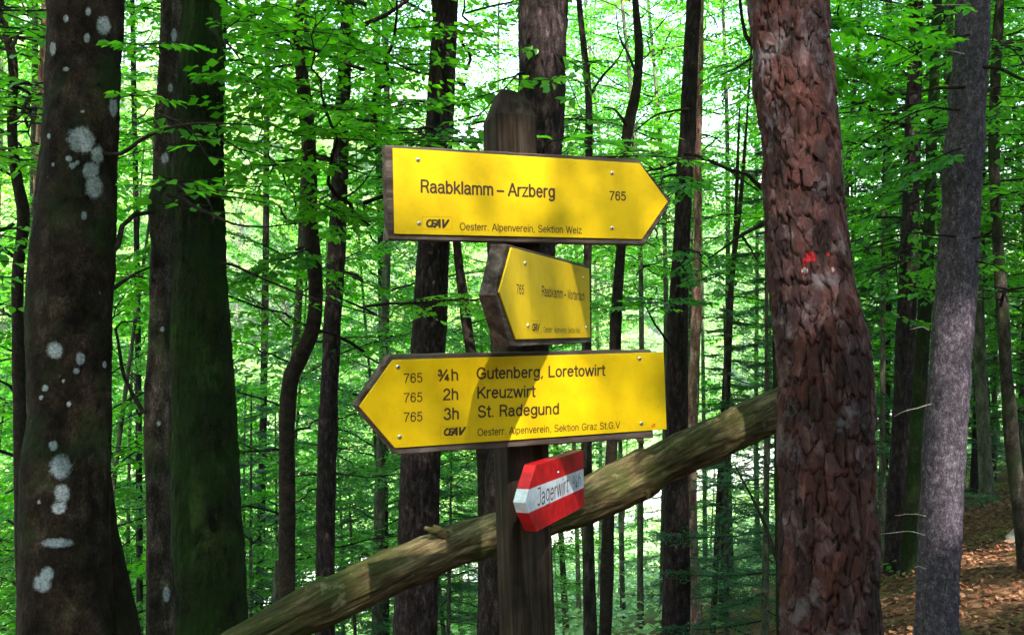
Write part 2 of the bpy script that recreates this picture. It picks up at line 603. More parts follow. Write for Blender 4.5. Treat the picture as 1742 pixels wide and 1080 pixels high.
# ------------------------------------------------------------------ foliage generators
def leaf_geo(P, D, Nn, L, six):
    """leaf polygons from base points P, directions D, normals Nn, lengths L"""
    D = D / (np.linalg.norm(D, axis=1)[:, None] + 1e-9)
    Sd = np.cross(Nn, D); Sd /= np.linalg.norm(Sd, axis=1)[:, None] + 1e-9
    Nn = np.cross(D, Sd)
    L = L[:, None]
    if six:
        w = L * .5
        pts = [P, P + D * L * .3 + Sd * w * .55 + Nn * w * .16, P + D * L * .68 + Sd * w * .5 + Nn * w * .14, P + D * L - Nn * L * .08,
               P + D * L * .68 - Sd * w * .5 + Nn * w * .14, P + D * L * .3 - Sd * w * .55 + Nn * w * .16]
        V = np.stack(pts, 1)
        k = np.arange(len(P))[:, None] * 6
        Q = np.concatenate([k + np.array([[0, 3, 2, 1]]), k + np.array([[0, 5, 4, 3]])], 1).reshape(-1, 4)
        return V.reshape(-1, 3), Q, 6
    w = L * .62
    pts = [P, P + D * L * .48 + Sd * w * .5 + Nn * w * .12, P + D * L, P + D * L * .48 - Sd * w * .5 + Nn * w * .12]
    V = np.stack(pts, 1)
    k = np.arange(len(P))[:, None] * 4
    return V.reshape(-1, 3), (k + np.array([[0, 3, 2, 1]])).reshape(-1, 4), 4


def beech_bough(rng, L, leaf=.07, sp=1.0, sub=True):
    """flat layered spray along +x. returns leaf arrays (P,D,N,L) and stem segments"""
    segs, LP, LD = [], [], []
    n = max(5, int(L / .18))
    ts = np.linspace(0, 1, n + 1)
    wig = np.cumsum(rng.normal(0, .035, n + 1)) * L / 2
    main = np.stack([ts * L, wig, .10 * L * ts - .20 * L * ts ** 2 + np.cumsum(rng.normal(0, .01, n + 1))], 1)
    for i in range(n):
        r = .012 * L / 2 * (1 - ts[i]) + .0022
        segs.append((main[i], main[i + 1], r, .012 * L / 2 * (1 - ts[i + 1]) + .0022))

    def twig(p, d, ln, depth):
        m = max(2, int(ln / .15))
        pts = [p]
        dd = d.copy()
        for k in range(m):
            dd = dd + np.array([rng.normal(0, .10), rng.normal(0, .10), rng.normal(-.04, .05)])
            dd /= np.linalg.norm(dd)
            pts.append(pts[-1] + dd * ln / m)
        for k in range(m):
            r0 = .0035 * (1 - k / m) + .0012
            segs.append((pts[k], pts[k + 1], r0 if depth == 1 else r0 * .6, r0 * .7 if depth == 1 else r0 * .4))
        pts = np.array(pts)
        cnt = max(2, int(ln / (leaf * .62 * sp)))
        for k in range(cnt):
            u = (k + .5) / cnt
            if depth == 1 and u < .15: continue
            x = u * m
            i0 = min(int(x), m - 1)
            q = pts[i0] + (pts[i0 + 1] - pts[i0]) * (x - i0)
            dv = pts[i0 + 1] - pts[i0]; dv = dv / np.linalg.norm(dv)
            a = (1 if k % 2 else -1) * rng.uniform(.5, 1.1)
            c, s = math.cos(a), math.sin(a)
            LP.append(q); LD.append(np.array([dv[0] * c - dv[1] * s, dv[0] * s + dv[1] * c, dv[2] - rng.uniform(0, .45)]))
        LP.append(pts[-1]); LD.append(dd)
        if depth == 1 and sub and ln > .32:
            c2 = int(ln / (.17 * sp))
            for k in range(c2):
                u = (k + .7) / c2 * .9
                i0 = min(int(u * m), m - 1)
                q = pts[i0] + (pts[i0 + 1] - pts[i0]) * (u * m - i0)
                dv = pts[i0 + 1] - pts[i0]; dv = dv / np.linalg.norm(dv)
                a = (1 if k % 2 else -1) * rng.uniform(.6, .95)
                c, s = math.cos(a), math.sin(a)
                twig(q, np.array([dv[0] * c - dv[1] * s, dv[0] * s + dv[1] * c, dv[2] * .5 - .05]), ln * rng.uniform(.25, .5) * (1 - .4 * u), 2)

    nt_ = int(L / (.15 * sp))
    for k in range(nt_):
        u = .12 + .86 * (k + rng.uniform(0, .8)) / nt_
        i0 = min(int(u * n), n - 1)
        q = main[i0] + (main[i0 + 1] - main[i0]) * (u * n - i0)
        a = (1 if k % 2 else -1) * rng.uniform(.65, 1.1)
        ln = L * .40 * (1.08 - u) ** .6 * rng.uniform(.6, 1.15) * min(1, .4 + u * 2)
        twig(q, np.array([math.cos(a), math.sin(a), rng.uniform(-.08, .1)]), ln, 1)
    P = np.array(LP); D = np.array(LD)
    Nn = np.stack([rng.normal(0, .33, len(P)), rng.normal(0, .33, len(P)), np.ones(len(P))], 1)
    Ls = leaf * rng.uniform(.65, 1.2, len(P))
    return (P, D, Nn, Ls), segs


def spruce_bough(rng, L, nl=.085, dens=1.0):
    segs, LP, LD = [], [], []
    n = 6
    ts = np.linspace(0, 1, n + 1)
    main = np.stack([ts * L, np.cumsum(rng.normal(0, .01, n + 1)), -.28 * L * ts + .16 * L * ts ** 2], 1)
    for i in range(n):
        segs.append((main[i], main[i + 1], .008 * L * (1 - ts[i]) + .002, .008 * L * (1 - ts[i + 1]) + .002))

    def strip(p, d, ln):
        c = max(3, int(ln / (.028 / dens)))
        for k in range(c):
            q = p + d * ln * k / c
            for sgn in (-1, 1):
                a = sgn * rng.uniform(.5, .9)
                cc, s = math.cos(a), math.sin(a)
                LP.append(q); LD.append(np.array([d[0] * cc - d[1] * s, d[0] * s + d[1] * cc, d[2] + rng.uniform(-.2, .35)]))

    strip(main[1], (main[-1] - main[1]) / np.linalg.norm(main[-1] - main[1]), L * .85)
    nt_ = int(L / .07 * dens)
    for k in range(nt_):
        u = .1 + .88 * k / nt_
        q = main[0] + 0
        i0 = min(int(u * n), n - 1)
        q = main[i0] + (main[i0 + 1] - main[i0]) * (u * n - i0)
        a = (1 if k % 2 else -1) * rng.uniform(.75, 1.05)
        ln = L * .42 * (1.1 - u) * rng.uniform(.7, 1.1)
        d = np.array([math.cos(a), math.sin(a), rng.uniform(-.3, -.05)]); d /= np.linalg.norm(d)
        segs.append((q, q + d * ln, .003, .001))
        strip(q, d, ln)
    P = np.array(LP); D = np.array(LD)
    Nn = np.stack([rng.normal(0, .4, len(P)), rng.normal(0, .4, len(P)), np.ones(len(P))], 1)
    return (P, D, Nn, nl * rng.uniform(.6, 1.15, len(P))), segs


def rot(az, el, roll=0):
    return np.array(Matrix.Rotation(az, 3, 'Z') @ Matrix.Rotation(-el, 3, 'Y') @ Matrix.Rotation(roll, 3, 'X'))


class Crown:
    def __init__(self):
        self.P, self.D, self.N, self.L, self.T, self.segs = [], [], [], [], [], []

    def add(self, bough, pos, az, el, roll, sc, rng, keep=1.0):
        (P, D, Nn, Ls), segs = bough
        R = rot(az, el, roll)
        m = rng.random(len(P)) < keep
        tb = rng.uniform(.0, .6)
        self.P.append(P[m] @ R.T * sc + pos); self.D.append(D[m] @ R.T); self.N.append(Nn[m] @ R.T)
        self.L.append(Ls[m] * (sc ** .3)); self.T.append(np.clip(tb + rng.uniform(-.15, .4, m.sum()), 0, 1))
        for a, b, r0, r1 in segs:
            self.segs.append((a @ R.T * sc + pos, b @ R.T * sc + pos, r0 * sc, r1 * sc))

    def meshes(self, name, lmat, six=False, narrow=1.0, twigs=True):
        P = np.concatenate(self.P); D = np.concatenate(self.D); Nn = np.concatenate(self.N); L = np.concatenate(self.L); T = np.concatenate(self.T)
        V, Q, k = leaf_geo(P, D, Nn, L, six)
        if narrow != 1.0:
            V = V.reshape(-1, k, 3)
            mid = (V[:, 0:1] + V[:, 2:3]) / 2
            V[:, 1] = mid[:, 0] + (V[:, 1] - mid[:, 0]) * narrow
            V[:, 3] = mid[:, 0] + (V[:, 3] - mid[:, 0]) * narrow
            V = V.reshape(-1, 3)
        lm = mesh_np(name + '_foliage', V, Q, mat=lmat, attrs={'tint': np.repeat(T, k)})
        bm_ = None
        if twigs:
            v, q = tubes(self.segs, 3)
            bm_ = mesh_np(name + '_branches', v, q, mat=M_TWIG, smooth=True)
        return lm, bm_


RNG = np.random.default_rng(7)
B_S = [beech_bough(RNG, 1.0, .062) for _ in range(4)]
B_M = [beech_bough(RNG, 1.9, .066) for _ in range(4)]
B_L = [beech_bough(RNG, 3.0, .07, 1.15) for _ in range(4)]
B_FAR = [beech_bough(RNG, 3.6, .27, 1.25, sub=False) for _ in range(4)]
S_B = [spruce_bough(RNG, 1.3) for _ in range(4)]
S_FAR = [spruce_bough(RNG, 2.4, .30, .35) for _ in range(3)]


def make_crown(rng, z0, z1, rad, boughs, nb, shape='round', keep=1.0, lift=(.0, .35)):
    c = Crown()
    for i in range(nb):
        u = (i + rng.uniform(0, .9)) / nb
        z = z0 + (z1 - z0) * u
        if shape == 'round':
            r = rad * (math.sin(math.pi * min(1, .18 + .82 * u)) ** .6 * .75 + .3 * (1 - u))
        else:
            r = rad * (1.05 - u) ** .9
        r *= rng.uniform(.7, 1.15)
        b = boughs[rng.integers(len(boughs))]
        Lb = b[1][0][0][0]
        length = max(s[1][0] for s in b[1][:8]) if True else 1
        c.add(b, np.array([0, 0, z]), i * 2.39996 + rng.uniform(-.4, .4), rng.uniform(*lift) + (u * .5 if shape == 'round' else 0), rng.uniform(-.3, .3), max(.25, r / blen(b)), rng, keep)
    return c


def blen(b):
    return float(np.max(np.array([s[1][0] for s in b[1]])))


# ---- templates for trees of the background (trunk, crown, branches share meshes)
def straight_trunk(rng, H, r, bend=.25, n=10, mat=None, kind=0):
    zs = np.linspace(-.5, H, 26)
    ph = rng.uniform(0, 6, 2)
    C = np.stack([bend * np.sin(zs * .35 + ph[0]) * zs / H, bend * np.sin(zs * .28 + ph[1]) * zs / H, zs], 1)
    R = r * (1 - .85 * np.clip(zs, 0, H) / H) + .006 + r * .5 * np.exp(-np.clip(zs + .2, 0, 9) * 3.0)
    V, Q = sweep(C, R, n, lambda th, s, P: .12 * R[:, None] * vnoise(P * 6, 3))
    return V, Q, C


def template(name, kind, seed, H, r, z0, rad, nb, boughs, lmat, bmat, keep=1.0, shape='round', narrow=1.0, lift=(0, .35), bend=.25, six=False):
    rng = np.random.default_rng(seed)
    V, Q, C = straight_trunk(rng, H, r, bend)
    tm = mesh_np(name + '_trunk', V, Q, mat=bmat, smooth=True)
    c = make_crown(rng, z0, H, rad, boughs, nb, shape, keep, lift)
    lm, bm_ = c.meshes(name, lmat, six, narrow)
    return dict(kind=kind, trunk=tm, crown=lm, branches=bm_, H=H)


T_TALL = [template('beech_a%d' % i, 'beech_tree', 20 + i, 12 + i, .05 + .012 * i, 2.2, 2.7, 50, B_L, M_LEAF, M_DISTANT) for i in range(3)]
T_SAP = [template('sapling%d' % i, 'beech_sapling', 40 + i, 4.2 + .5 * i, .022, .5, 1.5, 30, B_M, M_LEAF, M_DISTANT, bend=.3) for i in range(3)]
T_MID = [template('mid%d' % i, 'beech_tree', 140 + i, 8.5 + i, .035, .9, 2.4, 62, B_L, M_LEAF, M_DISTANT, bend=.4) for i in range(3)]
T_HIGH = [template('high%d' % i, 'beech_tree', 160 + i, 14.5 + i, .05, 5.5, 2.9, 40, B_L, M_LEAF, M_DISTANT, bend=.3) for i in range(2)]
T_CANOPY = [template('canopy%d' % i, 'beech_tree', 60 + i, 17 + 2 * i, .16, 7.5, 4.2, 44, B_L, M_LEAF, M_BEECH) for i in range(2)]
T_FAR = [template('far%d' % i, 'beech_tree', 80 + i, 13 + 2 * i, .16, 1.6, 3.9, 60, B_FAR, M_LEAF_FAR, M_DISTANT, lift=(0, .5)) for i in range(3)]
T_FIR = [template('fir%d' % i, 'spruce_sapling', 100 + i, 4.6 + i, .035, .3, 1.25, 46, S_B, M_NEEDLE, M_DISTANT, shape='cone', narrow=.28, lift=(-.1, .15), bend=.05) for i in range(2)]
T_FARFIR = [template('farfir%d' % i, 'spruce_tree', 120 + i, 17 + 3 * i, .16, 1.0, 2.8, 60, S_FAR, M_NEEDLE, M_DISTANT, shape='cone', narrow=.4, lift=(-.2, .1), bend=.05) for i in range(2)]


def plant(T, x, y, label, group, s=1.0, rz=None, cat='tree', dz=0.0, rng=RNG):
    z = float(gz(x, y)) + dz
    t = thing(T['kind'], label, cat, (x, y, z), group)
    t.rotation_euler = (rng.normal(0, .02), rng.normal(0, .02), rng.uniform(0, 6.28) if rz is None else rz)
    t.scale = (s, s, s)
    obj('trunk', T['trunk'], t)
    c = obj('crown', T['crown'], t); c['kind'] = 'stuff'
    b = obj('branches', T['branches'], t); b['kind'] = 'stuff'
    return t


# ------------------------------------------------------------------ trunks traced in the photograph
def tree_path(pts, dt, db, up, step):
    pts = sorted(pts, key=lambda p: -p[1])                 # bottom first
    y0, y1 = pts[0][1], pts[-1][1]
    rows = []
    for px, py, w in pts:
        d = db + (dt - db) * (y0 - py) / (y0 - y1 + 1e-9)
        p = at(px, py, d)
        rows.append([p[0], p[1], p[2], w * .5 * d / F])
    rows = np.array(rows)
    # down to the ground
    a, b = rows[0], rows[min(1, len(rows) - 1)]
    dirn = (a - b)[:3]; dirn = dirn / abs(dirn[2])
    zg = None
    p = a.copy()
    low = []
    for k in range(60):
        p = p.copy(); p[:3] += dirn * .25; dirn = dirn * np.array([.93, .93, 1.0])
        p[3] *= 1.012 if k < 12 else 1.02
        low.append(p)
        if p[2] < float(gz(p[0], p[1])) - .25:
            break
    low[-1][3] *= 1.25
    a, b = rows[-1], rows[-2]
    dirn = (a - b)[:3]; dirn = dirn / abs(dirn[2])
    high = []
    p = a.copy(); r0 = p[3]
    n = max(2, int(up / .8))
    for k in range(n):
        p = p.copy(); dirn = dirn * np.array([.8, .8, 1]); p[:3] += dirn * up / n; p[3] = r0 * (1 - .75 * (k + 1) / n)
        high.append(p)
    base = low[-1][:3].copy()
    base[2] = float(gz(base[0], base[1]))
    allp = np.vstack([np.array(low[::-1]), rows, np.array(high)])
    return catmull(allp, step), base, rows


def d_beech(P0, sc=1.0):
    return lambda th, s, P: sc * (.010 * fbm(P * np.array([5, 5, 3]), 11, 3) + .0025 * fbm(P * np.array([40, 40, 18]), 5, 3))


def d_bark(a):
    def f(th, s, P):
        h = .010 * fbm(P * np.array([5, 5, 3]), 11, 3) + a * fbm(P * np.array([55, 55, 40]), 5, 4)
        h = h - a * 1.6 * np.clip(1 - np.abs(vnoise(P * np.array([7, 7, 45]), 23)) / .10, 0, 1) * (vnoise(P * 3, 9) > 0)     # short cross cracks
        kn = np.clip(vnoise(P * np.array([4, 4, 2.5]), 77) - .62, 0, 1)
        return h + .09 * kn
    return f


def d_rough(amp, f1=(45, 45, 14), seed=4):
    return lambda th, s, P: amp * (1.0 * np.abs(fbm(P * np.array(f1), seed, 3)) - .4) + amp * 1.2 * fbm(P * np.array([6, 6, 3]), seed + 9, 2)


def d_scaly(amp, cell=.016):
    def f(th, s, P):
        q = P / cell
        q[..., 2] *= .8
        i = np.floor(q)
        best = np.full(q.shape[:-1], 9.0); sec = best.copy()
        for dx in (-1, 0, 1):
            for dy in (-1, 0, 1):
                for dz in (-1, 0, 1):
                    c = i + np.array([dx, dy, dz])
                    jx = np.stack([_hash(c, 1), _hash(c, 2), _hash(c, 3)], -1)
                    d = np.linalg.norm(c + jx - q, axis=-1)
                    sec = np.minimum(sec, np.maximum(best, d)); best = np.minimum(best, d)
        return amp * (np.clip((sec - best) * 2.5, 0, 1) - .5) + amp * 1.5 * fbm(P * 7, 3, 2)
    return f


def loc(V, base):
    return np.asarray(V) - np.asarray(base)[None]


TREES = {}


LICH = [(176, 44, 24, 30), (112, 32, 9, 12), (90, 83, 10, 22), (193, 182, 14, 32), (138, 238, 44, 42), (147, 250, 20, 18), (166, 264, 22, 30), (155, 290, 27, 28), (160, 318, 28, 38),
        (117, 270, 11, 10), (123, 282, 11, 10), (132, 277, 8, 8), (148, 65, 10, 16), (143, 367, 10, 14), (93, 596, 26, 27), (137, 610, 15, 22), (130, 631, 11, 10), (77, 660, 11, 11), (70, 676, 8, 8),
        (117, 687, 8, 9), (91, 758, 16, 16), (103, 794, 35, 40), (106, 839, 26, 29), (100, 864, 24, 20), (98, 923, 52, 16), (80, 976, 22, 24), (72, 992, 30, 28), (66, 854, 7, 6), (108, 648, 6, 6),
        (150, 20, 10, 14), (83, 232, 6, 10), (90, 280, 6, 6), (112, 118, 10, 8), (140, 190, 7, 5), (283, 1010, 12, 26), (276, 560, 8, 8), (270, 720, 7, 9), (280, 270, 12, 18), (296, 60, 10, 22), (290, 150, 8, 14),
        (178, 620, 7, 12)]


def lichen_field(V):
    """soft-edged fields of the crusty patches, by their place on the camera-facing bark"""
    px = 871 + F * V[:, 0] / V[:, 1]; py = HZ - F * (V[:, 2] - EYE) / V[:, 1]
    r_ = np.zeros(len(V))
    for x_, y_, w_, h_ in LICH:
        d_ = np.hypot((px - x_) / (w_ * .5), (py - y_) / (h_ * .5))
        r_ = np.maximum(r_, 1.5 - d_)
    return np.clip(r_, 0, 1.5) / 1.5


def px_tree(key, kind, label, cat, pts, dt, db, mat, up=6, n=20, step=.05, disp=None, crown=None, cs=1.0, group=None, flare=0):
    C4, base, rows = tree_path(pts, dt, db, up, step)
    C, R = C4[:, :3], C4[:, 3]
    if flare:
        R = R * (1 + flare * np.exp(-np.clip(C[:, 2] - base[2], 0, 9) * 2.2))
    if step < .02:                                         # fine rings only where the camera looks
        zt = EYE + HZ / F * C[:, 1] + .1; zb = EYE - 530 / F * C[:, 1] - .1
        idx = [i for i in range(len(C)) if (zb[i] < C[i, 2] < zt[i]) or i % 12 == 0 or i == len(C) - 1]
        C, R = C[idx], R[idx]
    V, Q = sweep(C, R, n, disp)
    t = thing(kind, label, cat, tuple(base), group)
    at_ = {'lichen': lichen_field(V)} if key in 'AB' else None
    obj('trunk', mesh_np(kind + '_trunk', loc(V, base), Q, mat=mat, smooth=True, attrs=at_), t)
    if crown is not None:
        top = C[-1]
        off = (top - base)
        zoff = off[2] - crown['H'] * cs
        for nm, me in (('crown', crown['crown']), ('branches', crown['branches'])):
            o = obj(nm, me, t); o.location = (off[0] * .9, off[1] * .9, zoff); o.scale = (cs,) * 3
            o.rotation_euler = (0, 0, random.Random(key).uniform(0, 6)); o['kind'] = 'stuff'
    TREES[key] = dict(t=t, base=base, C=C, R=R, rows=rows)
    return t


def on_tree(key, py):
    """centre point and radius of a traced tree where it crosses photograph row py"""
    T = TREES[key]; C, R = T['C'], T['R']
    rr = HZ - (C[:, 2] - EYE) / C[:, 1] * F
    i = int(np.argmin(np.abs(rr - py)))
    return C[i], R[i], i


def branch_px(key, name, pts, d0, d1, r0, r1, mat=None, n=6):
    """a bare limb of a traced tree; pts in photograph pixels"""
    T = TREES[key]
    m = len(pts)
    P = [np.append(at(px, py, d0 + (d1 - d0) * i / (m - 1)), r0 + (r1 - r0) * i / (m - 1)) for i, (px, py) in enumerate(pts)]
    c = catmull(P, .04)
    w = fbm(c[:, :3] * 9, 3, 2)[:, None] * .006
    V, Q = sweep(c[:, :3] + w, c[:, 3] * (1 + .2 * vnoise(c[:, :3] * 30, 8)), n)
    return obj(name, mesh_np(name, loc(V, T['base']), Q, mat=mat or M_TWIG, smooth=True), T['t'])


CAN0, CAN1 = T_CANOPY

# beech with lichen, far left
px_tree('A', 'beech_tree', 'thick dark beech trunk spotted with round pale lichen patches', 'tree',
        [(148, 0, 118), (140, 200, 122), (128, 400, 132), (117, 600, 135), (110, 800, 138), (112, 950, 148), (112, 1080, 156)],
        3.4, 3.2, M_BEECH, up=15, n=230, step=.007, disp=d_bark(.0022), crown=CAN0, cs=.95)
# its second, darker stem grown along the right side
T = TREES['A']
P = [np.append(at(px, py, 3.35), w * .5 * 3.35 / F) for px, py, w in
     [(215, 1250, 75), (206, 1080, 62), (186, 960, 50), (172, 860, 36), (168, 700, 34), (170, 500, 30), (172, 380, 24), (168, 240, 16)]]
c = catmull(P, .03)
V, Q = sweep(c[:, :3], c[:, 3], 28, d_beech(0))
obj('side_stem', mesh_np('side_stem', loc(V, T['base']), Q, mat=M_BEECH, smooth=True), T['t'])

px_tree('B', 'beech_tree', 'slim pale stem standing close against the mossy trunk', 'tree',
        [(293, 0, 34), (283, 200, 36), (276, 400, 38), (271, 550, 38), (268, 700, 40), (270, 900, 42), (272, 1080, 44)],
        3.6, 3.5, M_SLIM, up=9, n=90, step=.008, disp=d_bark(.0016), crown=T_TALL[0], cs=.8)
px_tree('C', 'beech_tree', 'broad green mossy trunk right of the slim pale stem', 'tree',
        [(338, 0, 78), (334, 200, 86), (335, 400, 94), (341, 600, 104), (348, 800, 114), (354, 1000, 122), (357, 1080, 126)],
        4.3, 4.1, M_MOSSY, up=15, n=150, step=.012, disp=d_rough(.006, (60, 60, 16)), crown=CAN1, cs=.85)
px_tree('C2', 'beech_tree', 'thin grey trunk showing behind the right edge of the mossy trunk', 'tree',
        [(376, 0, 22), (370, 200, 22), (362, 340, 22), (355, 500, 24), (350, 800, 26), (348, 1080, 28)],
        6.0, 6.0, M_SLIM, up=8, n=16, step=.06, disp=d_beech(0, .5), crown=T_TALL[1], cs=.7)
px_tree('D', 'beech_tree', 'thin dark crooked trunk with a sharp bend, right of the mossy trunk', 'tree',
        [(513, 0, 17), (505, 60, 20), (515, 140, 22), (526, 260, 23), (528, 380, 24), (537, 480, 26), (533, 555, 28), (510, 610, 30), (492, 655, 28),
         (488, 760, 28), (489, 900, 28), (488, 1040, 27), (486, 1080, 27)],
        5.2, 5.0, M_TWIG, up=7, n=24, step=.04, disp=d_beech(0, .6), crown=T_TALL[2], cs=.75)
px_tree('E', 'spruce_tree', 'straight dark trunk half hidden in leaves behind the crooked one', 'tree',
        [(592, 0, 20), (582, 200, 26), (574, 400, 30), (563, 600, 31), (556, 800, 33), (553, 1000, 34)],
        8.8, 8.6, M_PLUM, up=9, n=24, step=.08, disp=d_rough(.006), crown=T_TALL[0], cs=.9)
px_tree('F', 'spruce_tree', 'straight brown trunk passing behind the left half of the signs', 'tree',
        [(757, 0, 42), (748, 200, 48), (738, 400, 54), (729, 600, 60), (718, 750, 66), (712, 900, 70), (706, 1080, 74)],
        6.6, 6.4, M_PLUM, up=12, n=48, step=.03, disp=d_rough(.007), crown=T_TALL[1], cs=1.1)
px_tree('F2', 'spruce_tree', 'narrow trunk peeping out right of the brown trunk at the top', 'tree',
        [(772, 0, 16), (765, 150, 16), (752, 300, 18), (740, 600, 20), (728, 1080, 22)],
        8.2, 8.2, M_PLUM, up=8, n=16, step=.08, disp=d_rough(.003), crown=T_TALL[2], cs=.8)
px_tree('G', 'spruce_tree', 'thick rough trunk rising directly behind the signpost', 'tree',
        [(926, 0, 82), (921, 150, 82), (914, 260, 84), (902, 420, 86), (888, 600, 88), (872, 800, 90), (858, 1080, 94)],
        5.0, 4.9, M_PLUM, up=13, n=72, step=.02, disp=d_scaly(.006, .026), crown=CAN0, cs=.8)
px_tree('H', 'beech_tree', 'thin stem left of the post between the two lower signs', 'tree',
        [(775, 400, 14), (785, 480, 16), (798, 580, 19), (815, 690, 22), (822, 780, 25), (826, 900, 27), (826, 1080, 30)],
        6.4, 6.2, M_TWIG, up=3.0, n=18, step=.06, disp=d_beech(0, .5))
px_tree('I', 'beech_tree', 'thin curving trunk against the bright sky above the top sign', 'tree',
        [(1081, 0, 13), (1087, 80, 15), (1083, 150, 16), (1070, 210, 19), (1064, 260, 17), (1058, 400, 17), (1048, 540, 19), (1044, 700, 21), (1036, 860, 22), (1030, 1080, 24)],
        6.4, 6.2, M_TWIG, up=6, n=20, step=.05, disp=d_beech(0, .5))
px_tree('J', 'beech_tree', 'very thin light stem above the top sign, left of the curving trunk', 'tree',
        [(985, 0, 9), (992, 70, 11), (1001, 160, 13), (1002, 260, 14), (1000, 430, 15), (998, 600, 17), (998, 800, 19), (1001, 950, 21), (1004, 1080, 23)],
        7.0, 6.8, M_SLIM, up=4, n=16, step=.06, disp=d_beech(0, .5))
px_tree('K', 'spruce_tree', 'tall straight dark trunk halfway between the signs and the pine', 'tree',
        [(1180, 0, 25), (1174, 120, 26), (1168, 250, 28), (1160, 400, 30), (1153, 550, 34), (1151, 700, 38), (1150, 850, 42), (1150, 1000, 46), (1149, 1080, 50)],
        7.2, 7.0, M_PLUM, up=9, n=28, step=.05, disp=d_rough(.005), crown=T_TALL[0], cs=.7)
px_tree('L', 'pine_tree', 'narrow reddish trunk just right of the tall straight dark one', 'tree',
        [(1190, 150, 11), (1187, 260, 13), (1187, 400, 15), (1184, 550, 17), (1178, 700, 20), (1174, 850, 24), (1176, 960, 28), (1182, 1080, 32)],
        8.6, 8.2, M_RED, up=3, n=18, step=.06, disp=d_rough(.004))
px_tree('Q', 'beech_tree', 'mossy trunk mostly hidden behind the left edge of the pine', 'tree',
        [(1330, 330, 30), (1332, 450, 36), (1336, 600, 42), (1340, 760, 46), (1344, 900, 50), (1348, 1080, 54)],
        4.0, 3.9, M_MOSSY, up=4, n=28, step=.04, disp=d_rough(.004, (50, 50, 8)))
px_tree('N', 'spruce_tree', 'grey scaly spruce trunk with a sunlit band near the right edge', 'tree',
        [(1657, 0, 54), (1649, 120, 57), (1641, 250, 61), (1632, 400, 65), (1621, 560, 67), (1609, 720, 68), (1601, 850, 68), (1596, 960, 69), (1594, 1080, 71)],
        4.7, 4.6, M_SPRUCE, up=13, n=120, step=.012, disp=d_scaly(.005, .017), crown=CAN1, cs=.8)
px_tree('O', 'beech_tree', 'thin winding trunk at the right edge beside the grey spruce', 'tree',
        [(1701, 0, 15), (1694, 120, 16), (1691, 280, 17), (1698, 420, 18), (1706, 540, 20), (1714, 660, 22), (1724, 780, 23), (1736, 880, 24), (1748, 1000, 26)],
        6.2, 6.4, M_SLIM, up=6, n=20, step=.05, disp=d_beech(0, .5), crown=T_TALL[1], cs=.6)
px_tree('P1', 'spruce_tree', 'straight shaded trunk behind and left of the grey spruce', 'tree',
        [(1556, 100, 24), (1552, 250, 26), (1546, 420, 30), (1540, 600, 33), (1532, 800, 38), (1524, 960, 42)],
        8.3, 8.0, M_PLUM, up=9, n=24, step=.07, disp=d_rough(.005), crown=T_TALL[2], cs=.9)
px_tree('P2', 'spruce_tree', 'slender greenish trunk squeezed between the shaded trunk and the grey spruce', 'tree',
        [(1592, 60, 16), (1585, 250, 18), (1577, 450, 21), (1566, 650, 24), (1556, 820, 27), (1548, 950, 30)],
        7.8, 7.6, M_MOSSY, up=8, n=20, step=.07, disp=d_rough(.004), crown=T_TALL[0], cs=.8)
px_tree('R1', 'beech_tree', 'dark wavy trunk at the left edge behind the lichen spotted beech', 'tree',
        [(5, 30, 12), (22, 110, 14), (20, 210, 16), (28, 300, 18), (40, 370, 20), (30, 480, 20), (34, 700, 22), (40, 1080, 24)],
        6.2, 6.0, M_TWIG, up=6, n=18, step=.06, disp=d_beech(0, .5), crown=T_TALL[0], cs=.7)
px_tree('R2', 'pine_tree', 'reddish trunk just showing left of the lichen spotted beech', 'tree',
        [(84, 0, 26), (80, 120, 28), (74, 300, 30), (66, 600, 32), (56, 850, 34), (52, 1080, 36)],
        7.0, 6.8, M_RED, up=9, n=22, step=.07, disp=d_rough(.004), crown=T_TALL[2], cs=.8)
for i, (px0, px1, d, w, lab) in enumerate([
        (1259, 1212, 8.5, 9, 'hair-thin sapling stem crossing behind the log left of the pine'),
        (1252, 1226, 9.4, 8, 'second hair-thin sapling stem above the spruce thicket'),
        (1672, 1655, 13., 14, 'dark far trunk right of the grey spruce in the deep shade'),
        (1636, 1690, 15., 18, 'leaning far trunk deep in the shade at the right'),
        (1512, 1500, 14., 14, 'far dark trunk right beside the pine'),
        (640, 655, 16., 13, 'far trunk between leaves left of the top sign'),
        (455, 440, 15., 12, 'far slender trunk left of the crooked one'),
        (225, 238, 12., 10, 'far slender trunk in the gap right of the lichen spotted beech')]):
    px_tree('z%d' % i, 'beech_tree', lab, 'tree', [(px0, 350 if i < 2 else 0, w * .8), ((px0 + px1) / 2 + 3, 560, w), (px1, 1080 if i < 2 or i > 4 else 900, w * 1.2)], d, d,
            M_TWIG if i < 2 else M_PLUM, up=1.5 if i < 2 else 6, n=10, step=.2, disp=d_beech(0, .4), crown=None if i < 2 else T_TALL[i % 3], cs=.75)

